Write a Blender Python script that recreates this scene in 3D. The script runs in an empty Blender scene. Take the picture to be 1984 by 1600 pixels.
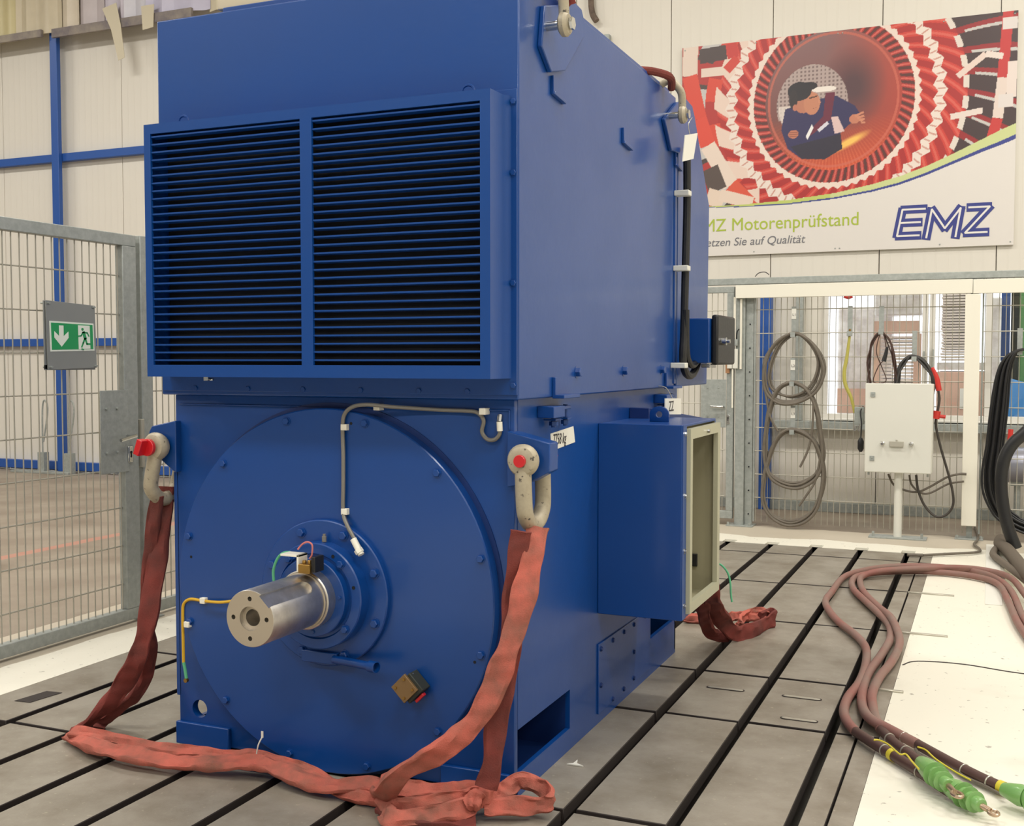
import bpy, bmesh, math, random
import numpy as np
from mathutils import Vector, Matrix
random.seed(7)
SC = bpy.context.scene
COL = SC.collection
PI = math.pi
# ------------------------------------------------------------ camera, world, lights, exposure
EYE = 1.625
cam_d = bpy.data.cameras.new('camera'); cam = bpy.data.objects.new('camera', cam_d); COL.objects.link(cam)
cam_d.sensor_width = 36.0; cam_d.lens = 2150.0 / 1984 * 36.0; cam_d.clip_end = 200
cam.location = (0, 0, EYE)
cam.rotation_euler = (PI / 2 - math.atan(102 / 2150.), 0, math.atan(926 / 2150.))
SC.camera = cam
w = bpy.data.worlds.new('world'); SC.world = w; w.use_nodes = True
w.node_tree.nodes['Background'].inputs[0].default_value = (0.92, 0.96, 1.0, 1)
w.node_tree.nodes['Background'].inputs[1].default_value = 2.0
SC.view_settings.view_transform = 'Standard'
SC.view_settings.look = 'None'
SC.view_settings.exposure = 0.0
SC.view_settings.gamma = 1.0
SC.view_settings.use_curve_mapping = False
def area(x, y, z, sx, sy, power, col=(1, .965, .915), rot=(0, 0, 0)):
    l = bpy.data.lights.new('hall_lamp', 'AREA'); l.shape = 'RECTANGLE'; l.size = sx; l.size_y = sy
    l.energy = power; l.color = col
    o = bpy.data.objects.new('hall_lamp', l); o.location = (x, y, z); o.rotation_euler = rot; COL.objects.link(o)
for x in (-17, -11, -5, 1, 6.5):
    for y in (-6, 0.5, 7.0):
        area(x, y, 8.3, 2.6, 0.7, 225)
area(3.2, 9.2, 8.3, 2.6, 0.7, 225*.4)

# ------------------------------------------------------------ materials
def lin(c):
    return tuple((v / 255 / 12.92) if v <= 10 else ((v / 255 + .055) / 1.055) ** 2.4 for v in c)
def mat(name, rgb, rough=.5, metal=0., noise=None, bump=None, spec=.5, coat=0., srgb=True, grain=None):
    """noise=(scale, amount, rgb2)   bump=(scale, strength)"""
    m = bpy.data.materials.new(name); m.use_nodes = True
    nt = m.node_tree; b = nt.nodes['Principled BSDF']
    c = lin(rgb) if srgb else rgb
    b.inputs['Base Color'].default_value = (*c, 1); b.inputs['Roughness'].default_value = rough
    b.inputs['Metallic'].default_value = metal; b.inputs['Specular IOR Level'].default_value = spec
    b.inputs['Coat Weight'].default_value = coat; b.inputs['Coat Roughness'].default_value = .12
    tc = nt.nodes.new('ShaderNodeTexCoord')
    geo = nt.nodes.new('ShaderNodeNewGeometry')
    if noise:
        n = nt.nodes.new('ShaderNodeTexNoise'); n.inputs['Scale'].default_value = noise[0]; n.inputs['Detail'].default_value = 6
        n.inputs['Roughness'].default_value = .62
        nt.links.new(geo.outputs['Position'], n.inputs['Vector'])
        r = nt.nodes.new('ShaderNodeMapRange'); r.inputs[1].default_value = .38; r.inputs[2].default_value = .68
        r.inputs[3].default_value = 0; r.inputs[4].default_value = noise[1]
        nt.links.new(n.outputs['Fac'], r.inputs[0])
        mx = nt.nodes.new('ShaderNodeMix'); mx.data_type = 'RGBA'
        mx.inputs['A'].default_value = (*c, 1); mx.inputs['B'].default_value = (*lin(noise[2]), 1)
        nt.links.new(r.outputs[0], mx.inputs['Factor'])
        out = mx.outputs['Result']
        if grain:
            n2 = nt.nodes.new('ShaderNodeTexNoise'); n2.inputs['Scale'].default_value = grain[0]; n2.inputs['Detail'].default_value = 3
            nt.links.new(geo.outputs['Position'], n2.inputs['Vector'])
            r2 = nt.nodes.new('ShaderNodeMapRange'); r2.inputs[1].default_value = grain[1]; r2.inputs[2].default_value = grain[1] + .06
            r2.inputs[3].default_value = 0; r2.inputs[4].default_value = grain[2]
            nt.links.new(n2.outputs['Fac'], r2.inputs[0])
            m2 = nt.nodes.new('ShaderNodeMix'); m2.data_type = 'RGBA'; m2.inputs['B'].default_value = (*lin(grain[3]), 1)
            nt.links.new(out, m2.inputs['A']); nt.links.new(r2.outputs[0], m2.inputs['Factor']); out = m2.outputs['Result']
        nt.links.new(out, b.inputs['Base Color'])
        rr = nt.nodes.new('ShaderNodeMapRange'); rr.inputs[3].default_value = rough; rr.inputs[4].default_value = min(1, rough + .15)
        nt.links.new(n.outputs['Fac'], rr.inputs[0]); nt.links.new(rr.outputs[0], b.inputs['Roughness'])
    if bump:
        n = nt.nodes.new('ShaderNodeTexNoise'); n.inputs['Scale'].default_value = bump[0]; n.inputs['Detail'].default_value = 3
        nt.links.new(geo.outputs['Position'], n.inputs['Vector'])
        bp = nt.nodes.new('ShaderNodeBump'); bp.inputs['Strength'].default_value = bump[1]; bp.inputs['Distance'].default_value = .004
        nt.links.new(n.outputs['Fac'], bp.inputs['Height']); nt.links.new(bp.outputs[0], b.inputs['Normal'])
    return m
BLUE = mat('blue_paint', (4, 64, 136), .30, noise=(2.2, .25, (6, 58, 120)), bump=(35, .08), coat=.22)
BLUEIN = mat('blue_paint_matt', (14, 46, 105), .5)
DARK = mat('dark_interior', (10, 13, 20), .8)
BLACK = mat('black_rubber', (26, 26, 27), .45, bump=(60, .2))
STEEL = mat('machined_steel', (214, 210, 204), .33, 1.0, noise=(14, .35, (120, 116, 108)))
STEELFACE = mat('turned_steel_face', (184, 172, 154), .40, .6)
GALV = mat('galvanised_steel', (158, 163, 158), .48, .35, noise=(26, .6, (186, 190, 185)))
WIRE = mat('galvanised_wire', (178, 174, 160), .45, .3)
PLATE = mat('cast_iron_bed_plate', (158, 151, 138), .36, .2, noise=(3.2, .9, (126, 117, 102)), bump=(90, .12), grain=(38, .66, .5, (185, 175, 155)))
SLOT = mat('oily_slot_iron', (46, 38, 34), .7)
JOINT = mat('bright_steel_strip', (190, 186, 172), .35, .6)
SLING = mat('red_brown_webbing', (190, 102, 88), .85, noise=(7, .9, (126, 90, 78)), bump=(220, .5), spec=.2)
SLINGD = mat('dark_shaded_webbing', (126, 62, 56), .85, noise=(7, .8, (92, 58, 54)), bump=(220, .5), spec=.2)  # darker copy of the red webbing, paints shade on hanging strands and low fold
SHACK = mat('worn_shackle_coat', (178, 168, 146), .45, .25, noise=(30, .5, (150, 140, 120)), grain=(55, .64, .9, (70, 66, 62)))
RED = mat('red_pin_paint', (196, 24, 34), .35, coat=.3)
BRASS = mat('brass', (165, 130, 70), .35, .9)
WHITEP = mat('white_trunking', (238, 234, 218), .4)
CABG = mat('grey_cable', (112, 104, 92), .55, noise=(9, .5, (92, 84, 74)))
CABR = mat('red_brown_cable', (136, 112, 102), .55, noise=(2.5, .8, (146, 88, 80)))
CABD = mat('brown_cable_end', (84, 60, 54), .5)
CONDUIT = mat('grey_conduit', (128, 124, 116), .45, .2)
GREENS = mat('green_silicone', (122, 168, 96), .32, coat=.3)
YG = mat('yellow_wire', (214, 198, 60), .45)
GRN = mat('green_wire', (90, 175, 130), .4)
YEL = mat('yellow_sleeve', (214, 168, 40), .45)
PINK = mat('pink_wire', (205, 120, 115), .45)
BEIGE = mat('beige_gasket', (176, 174, 150), .5)
OLIVE = mat('primer_inside', (158, 152, 124), .6)
PAPER = mat('white_paper', (226, 224, 214), .7)
INK = mat('ink', (45, 40, 45), .6)
CABINET = mat('cabinet_grey', (222, 221, 210), .42)
CHROME = mat('chrome', (200, 200, 196), .2, 1.0)
WALLP = mat('wall_panel_cream', (226, 221, 209), .5, noise=(.8, .25, (220, 213, 200)))
BLUECOL = mat('blue_steel_column', (38, 84, 160), .42)
ORANGE = mat('brown_board', (176, 130, 92), .7)
WOOD = mat('pallet_wood', (202, 166, 112), .75, noise=(12, .6, (170, 128, 80)))
GREENSIGN = mat('sign_green', (34, 158, 92), .4)
SIGNWHITE = mat('sign_white', (240, 246, 232), .4)
ALU = mat('window_frame_white', (224, 221, 212), .4)
FILM = mat('stretch_film', (236, 232, 228), .25, noise=(6, .8, (188, 176, 170)), coat=.4)
CARD = mat('cardboard', (208, 172, 152), .75)
SHEETS = mat('stacked_sheets', (236, 224, 214), .7)
MGREEN = mat('machine_green', (84, 140, 78), .45)
LBLUE = mat('light_blue_bag', (70, 140, 205), .5)
SILV = mat('silver_drum', (170, 172, 185), .3, .5)
CRED = mat('red_plastic', (200, 50, 42), .4)
PIPEB = mat('blue_pipe', (52, 104, 176), .3, coat=.4)
LOGOB = mat('logo_blue', (58, 66, 136), .5); LOGOW = mat('logo_white', (232, 228, 222), .5)
TXTG = mat('lime_print', (172, 190, 66), .5); TXTK = mat('grey_print', (118, 118, 122), .5)
# wall with fine ribs
def add_ribs(m, scale, axis=0, strength=.25):
    nt = m.node_tree; b = nt.nodes['Principled BSDF']
    g = nt.nodes.new('ShaderNodeNewGeometry'); s = nt.nodes.new('ShaderNodeSeparateXYZ'); nt.links.new(g.outputs['Position'], s.inputs[0])
    mu = nt.nodes.new('ShaderNodeMath'); mu.operation = 'MULTIPLY'; mu.inputs[1].default_value = scale; nt.links.new(s.outputs[axis], mu.inputs[0])
    si = nt.nodes.new('ShaderNodeMath'); si.operation = 'SINE'; nt.links.new(mu.outputs[0], si.inputs[0])
    pw = nt.nodes.new('ShaderNodeMath'); pw.operation = 'GREATER_THAN'; pw.inputs[1].default_value = .93; nt.links.new(si.outputs[0], pw.inputs[0])
    bp = nt.nodes.new('ShaderNodeBump'); bp.inputs['Strength'].default_value = strength; bp.inputs['Distance'].default_value = .003; bp.invert = True
    nt.links.new(pw.outputs[0], bp.inputs['Height']); nt.links.new(bp.outputs[0], b.inputs['Normal'])
add_ribs(WALLP, 2 * PI / .1128, 0, .9)
# hall floor: white painted zone round the bed plates, worn grey-brown concrete elsewhere, red line
def floor_material():
    m = bpy.data.materials.new('painted_concrete'); m.use_nodes = True; nt = m.node_tree; b = nt.nodes['Principled BSDF']
    L = nt.links.new
    g = nt.nodes.new('ShaderNodeNewGeometry'); s = nt.nodes.new('ShaderNodeSeparateXYZ'); L(g.outputs['Position'], s.inputs[0])
    n = nt.nodes.new('ShaderNodeTexNoise'); n.inputs['Scale'].default_value = 1.6; n.inputs['Detail'].default_value = 8; L(g.outputs['Position'], n.inputs['Vector'])
    nf = nt.nodes.new('ShaderNodeTexNoise'); nf.inputs['Scale'].default_value = 26; nf.inputs['Detail'].default_value = 4; L(g.outputs['Position'], nf.inputs['Vector'])
    def mth(op, a, bb=None, c=None):
        q = nt.nodes.new('ShaderNodeMath'); q.operation = op
        for i, v in enumerate((a, bb, c)):
            if v is None: continue
            if isinstance(v, (int, float)): q.inputs[i].default_value = v
            else: L(v, q.inputs[i])
        return q.outputs[0]
    def mixc(f, a, c2):
        q = nt.nodes.new('ShaderNodeMix'); q.data_type = 'RGBA'
        if isinstance(f, float): q.inputs['Factor'].default_value = f
        else: L(f, q.inputs['Factor'])
        for k, v in (('A', a), ('B', c2)):
            if isinstance(v, tuple): q.inputs[k].default_value = (*lin(v), 1)
            else: L(v, q.inputs[k])
        return q.outputs['Result']
    wob = mth('MULTIPLY', mth('SUBTRACT', n.outputs['Fac'], .5), .12)
    xx = mth('ADD', s.outputs[0], wob); yy = mth('ADD', s.outputs[1], mth('MULTIPLY', wob, 3.0))
    white = mth('MULTIPLY', mth('GREATER_THAN', xx, -4.78), mth('LESS_THAN', yy, 10.25))
    white = mth('MULTIPLY', white, mth('LESS_THAN', xx, 4.0))
    ns = nt.nodes.new('ShaderNodeMapRange'); ns.inputs[1].default_value = .60; ns.inputs[2].default_value = .78; L(n.outputs['Fac'], ns.inputs[0])
    sp = nt.nodes.new('ShaderNodeMapRange'); sp.inputs[1].default_value = .66; sp.inputs[2].default_value = .71; L(nf.outputs['Fac'], sp.inputs[0])
    cw = mixc(mth('MULTIPLY', ns.outputs[0], .35), (232, 228, 212), (186, 178, 160))
    cw = mixc(mth('MULTIPLY', sp.outputs[0], .7), cw, (140, 134, 122))
    nr = nt.nodes.new('ShaderNodeMapRange'); nr.inputs[1].default_value = .35; nr.inputs[2].default_value = .7; L(n.outputs['Fac'], nr.inputs[0])
    cg = mixc(nr.outputs[0], (158, 146, 130), (132, 118, 102))
    pale = mth('MULTIPLY', mth('GREATER_THAN', xx, -5.3), mth('LESS_THAN', yy, 10.9))
    cg = mixc(mth('MULTIPLY', pale, .75), cg, (206, 196, 176))
    # faded red marking line beyond the gate
    rl = mth('LESS_THAN', mth('ABSOLUTE', mth('ADD', mth('ADD', xx, 7.45), mth('MULTIPLY', mth('SUBTRACT', s.outputs[1], 7.), .0))), .07)
    rl = mth('MULTIPLY', rl, .5)
    cg = mixc(rl, cg, (206, 130, 110))
    cc = mixc(white, cg, cw)
    L(cc, b.inputs['Base Color']); b.inputs['Roughness'].default_value = .55
    bp = nt.nodes.new('ShaderNodeBump'); bp.inputs['Strength'].default_value = .15; bp.inputs['Distance'].default_value = .004; L(nf.outputs['Fac'], bp.inputs['Height']); L(bp.outputs[0], b.inputs['Normal'])
    return m
FLOOR = floor_material()
# thin clear pane
GLASS = bpy.data.materials.new('window_glass'); GLASS.use_nodes = True
_n = GLASS.node_tree; _n.nodes.clear()
_o = _n.nodes.new('ShaderNodeOutputMaterial'); _t = _n.nodes.new('ShaderNodeBsdfTransparent'); _g = _n.nodes.new('ShaderNodeBsdfGlossy'); _g.inputs['Roughness'].default_value = .03
_m = _n.nodes.new('ShaderNodeMixShader'); _m.inputs[0].default_value = .08
_n.links.new(_t.outputs[0], _m.inputs[1]); _n.links.new(_g.outputs[0], _m.inputs[2]); _n.links.new(_m.outputs[0], _o.inputs[0])

# ------------------------------------------------------------ geometry helpers
W = {}
class MB:
    def __init__(s): s.v = []; s.f = []
    def add(s, vs, fs):
        o = len(s.v); s.v += [tuple(p) for p in vs]; s.f += [tuple(i + o for i in f) for f in fs]; return s
    def box(s, x0, x1, y0, y1, z0, z1):
        return s.add([(x0,y0,z0),(x1,y0,z0),(x1,y1,z0),(x0,y1,z0),(x0,y0,z1),(x1,y0,z1),(x1,y1,z1),(x0,y1,z1)],
                     [(0,3,2,1),(4,5,6,7),(0,1,5,4),(1,2,6,5),(2,3,7,6),(3,0,4,7)])
    def rbox(s, c, size, M):
        o = len(s.v); h = [q / 2 for q in size]
        s.box(-h[0], h[0], -h[1], h[1], -h[2], h[2])
        for i in range(o, len(s.v)): s.v[i] = tuple(M @ Vector(s.v[i]) + Vector(c))
        return s
    def prism(s, pts, axis, a0, a1):
        def mk(p, a): return {'x': (a, p[0], p[1]), 'y': (p[0], a, p[1]), 'z': (p[0], p[1], a)}[axis]
        n = len(pts)
        return s.add([mk(p, a0) for p in pts] + [mk(p, a1) for p in pts],
                     [tuple(range(n))[::-1], tuple(range(n, 2*n))] + [(i, (i+1) % n, n+(i+1) % n, n+i) for i in range(n)])
    def lathe(s, prof, o, d, n=24, cap=True):
        """prof [(r, h)] along direction d from o"""
        o = Vector(o); d = Vector(d).normalized()
        a = Vector((0,0,1)) if abs(d.z) < .9 else Vector((1,0,0))
        u = d.cross(a).normalized(); v = d.cross(u)
        vs = []; fs = []
        for r, h in prof:
            for k in range(n):
                t = 2*PI*k/n; vs.append(o + d*h + (u*math.cos(t) + v*math.sin(t))*r)
        for i in range(len(prof)-1):
            for k in range(n):
                k2 = (k+1) % n; fs.append((i*n+k, i*n+k2, (i+1)*n+k2, (i+1)*n+k))
        if cap:
            fs.append(tuple(range(n))[::-1]); fs.append(tuple(range((len(prof)-1)*n, len(prof)*n)))
        return s.add(vs, fs)
    def cyl(s, p0, p1, r, n=12, r1=None):
        p0 = Vector(p0); p1 = Vector(p1); L = (p1-p0).length
        return s.lathe([(r, 0), (r if r1 is None else r1, L)], p0, p1-p0, n)
    def tube(s, pts, r, n=8, closed=False, sub=6):
        P = smooth(pts, sub, closed) if sub > 1 else [Vector(p) for p in pts]
        m = len(P); vs = []; fs = []; up = None
        for i, p in enumerate(P):
            if closed: t = P[(i+1) % m] - P[(i-1) % m]
            else: t = P[min(i+1, m-1)] - P[max(i-1, 0)]
            if t.length < 1e-9: t = Vector((0,0,1))
            t.normalize()
            if up is None:
                up = Vector((0,0,1)) if abs(t.z) < .9 else Vector((1,0,0))
            up = (up - t*up.dot(t)).normalized(); q = t.cross(up)
            rr = r(i/(m-1)) if callable(r) else r
            for k in range(n):
                a = 2*PI*k/n; vs.append(p + (up*math.cos(a) + q*math.sin(a))*rr)
        rng = m if closed else m-1
        for i in range(rng):
            j = (i+1) % m
            for k in range(n):
                k2 = (k+1) % n; fs.append((i*n+k, i*n+k2, j*n+k2, j*n+k))
        if not closed: fs.append(tuple(range(n))[::-1]); fs.append(tuple(range((m-1)*n, m*n)))
        return s.add(vs, fs)
    def band(s, pts, wd, th, side, sub=10, wr=.004, n=20, seed=1):
        """soft webbing: flattened section, width wd along 'side' (vector or per point list), thickness th"""
        P = smooth(pts, sub); m = len(P); rnd = random.Random(seed)
        ph = [rnd.uniform(0, 6) for _ in range(6)]
        sides = side if isinstance(side, list) else [side] * len(pts)
        vs = []; fs = []
        for i, p in enumerate(P):
            t = (P[min(i+1, m-1)] - P[max(i-1, 0)]).normalized()
            q = i / (m-1) * (len(pts)-1); k0 = min(int(q), len(pts)-2); fr = q-k0
            sd = Vector(sides[k0]).lerp(Vector(sides[k0+1]), fr)
            sd = (sd - t*sd.dot(t)); sd = sd.normalized() if sd.length > 1e-6 else Vector((1,0,0)); nn = t.cross(sd)
            ww = wd * (1 + .10*math.sin(i*.21+ph[0]) + .06*math.sin(i*.47+ph[1]))
            tt = th * (1 + .3*math.sin(i*.33+ph[2]))
            for k in range(n):
                a = 2*PI*k/n; ca = math.cos(a); sa = math.sin(a)
                x = math.copysign(abs(ca)**.65, ca)*ww/2; y = math.copysign(abs(sa)**.45, sa)*tt/2
                y += wr*math.sin(ca*4+i*.16+ph[3]) + wr*.7*math.sin(ca*7-i*.31+ph[4]) + wr*.5*math.sin(i*.95+ca*3+ph[5])
                vs.append(p + sd*x + nn*y)
        for i in range(m-1):
            for k in range(n):
                k2 = (k+1) % n; fs.append((i*n+k, i*n+k2, (i+1)*n+k2, (i+1)*n+k))
        fs.append(tuple(range(n))[::-1]); fs.append(tuple(range((m-1)*n, m*n)))
        return s.add(vs, fs)
def smooth(pts, k, closed=False):
    P = [Vector(p) for p in pts]; n = len(P); out = []
    for i in range(n if closed else n-1):
        if closed: a, b, c, d = P[(i-1) % n], P[i], P[(i+1) % n], P[(i+2) % n]
        else: a, b, c, d = P[max(i-1, 0)], P[i], P[i+1], P[min(i+2, n-1)]
        for j in range(k):
            t = j/k
            out.append(.5*((2*b) + (-a+c)*t + (2*a-5*b+4*c-d)*t*t + (-a+3*b-3*c+d)*t*t*t))
    if not closed: out.append(P[-1])
    return out
def build(mb, name, m, parent=None, bevel=0, seg=2, angle=35, flat=False):
    vs = mb.v; xs = [v[0] for v in vs]; ys = [v[1] for v in vs]; zs = [v[2] for v in vs]
    c = Vector(((min(xs)+max(xs))/2, (min(ys)+max(ys))/2, (min(zs)+max(zs))/2))
    me = bpy.data.meshes.new(name)
    me.from_pydata([(v[0]-c.x, v[1]-c.y, v[2]-c.z) for v in vs], [], mb.f)
    bm = bmesh.new(); bm.from_mesh(me); bmesh.ops.recalc_face_normals(bm, faces=bm.faces); bm.to_mesh(me); bm.free()
    me.materials.append(m)
    if not flat:
        me.polygons.foreach_set('use_smooth', [True]*len(me.polygons)); me.set_sharp_from_angle(angle=math.radians(angle))
    o = bpy.data.objects.new(name, me); COL.objects.link(o)
    put(o, c, parent)
    if bevel:
        b = o.modifiers.new('bevel', 'BEVEL'); b.width = bevel; b.segments = seg; b.limit_method = 'ANGLE'; b.angle_limit = math.radians(40)
    return o
def put(o, c, parent):
    c = Vector(c); W[o.name] = c
    if parent is not None: o.parent = parent; o.location = c - W[parent.name]
    else: o.location = c
def copy_at(src, c, parent):
    o = src.copy(); COL.objects.link(o); put(o, c, parent); return o
def tag(o, label, cat, group=None, kind=None):
    if label: o['label'] = label
    if cat: o['category'] = cat
    if group: o['group'] = group
    if kind: o['kind'] = kind
    return o
def thing(name, label, cat, loc, group=None):
    o = bpy.data.objects.new(name, None); o.empty_display_size = .1; COL.objects.link(o); put(o, loc, None)
    return tag(o, label, cat, group)
def struct(mb, name, m, **k):
    o = build(mb, name, m, **k); o['kind'] = 'structure'; return o
def lab(o, s): o['label'] = s; return o
def hexbolt(r=.014, h=.012, d=(0,-1,0), washer=True):
    mb = MB(); mb.lathe([(r, 0), (r, h*.85), (r*.86, h)], (0,0,0), d, 6)
    if washer: mb.lathe([(r*1.25, -.001), (r*1.25, .002)], (0,0,0), d, 14)
    return mb
def bolts(src_mb, pts, m, parent, name='bolt'):
    s = build(src_mb, name, m, parent); base = Vector(W[s.name])
    for i, p in enumerate(pts):
        o = s if i == 0 else s.copy()
        if i: COL.objects.link(o)
        put(o, base + Vector(p), parent)
    return s
def cutout(o, cutter_mb):
    """boolean difference, applied at once"""
    c = build(cutter_mb, 'cutter', DARK, flat=True)
    md = o.modifiers.new('cut', 'BOOLEAN'); md.operation = 'DIFFERENCE'; md.object = c; md.solver = 'EXACT'
    bpy.context.view_layer.update()
    dg = bpy.context.evaluated_depsgraph_get()
    me = bpy.data.meshes.new_from_object(o.evaluated_get(dg))
    o.modifiers.clear(); o.data = me
    me.set_sharp_from_angle(angle=math.radians(35))
    bpy.data.objects.remove(c, do_unlink=True)
    return o
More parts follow.
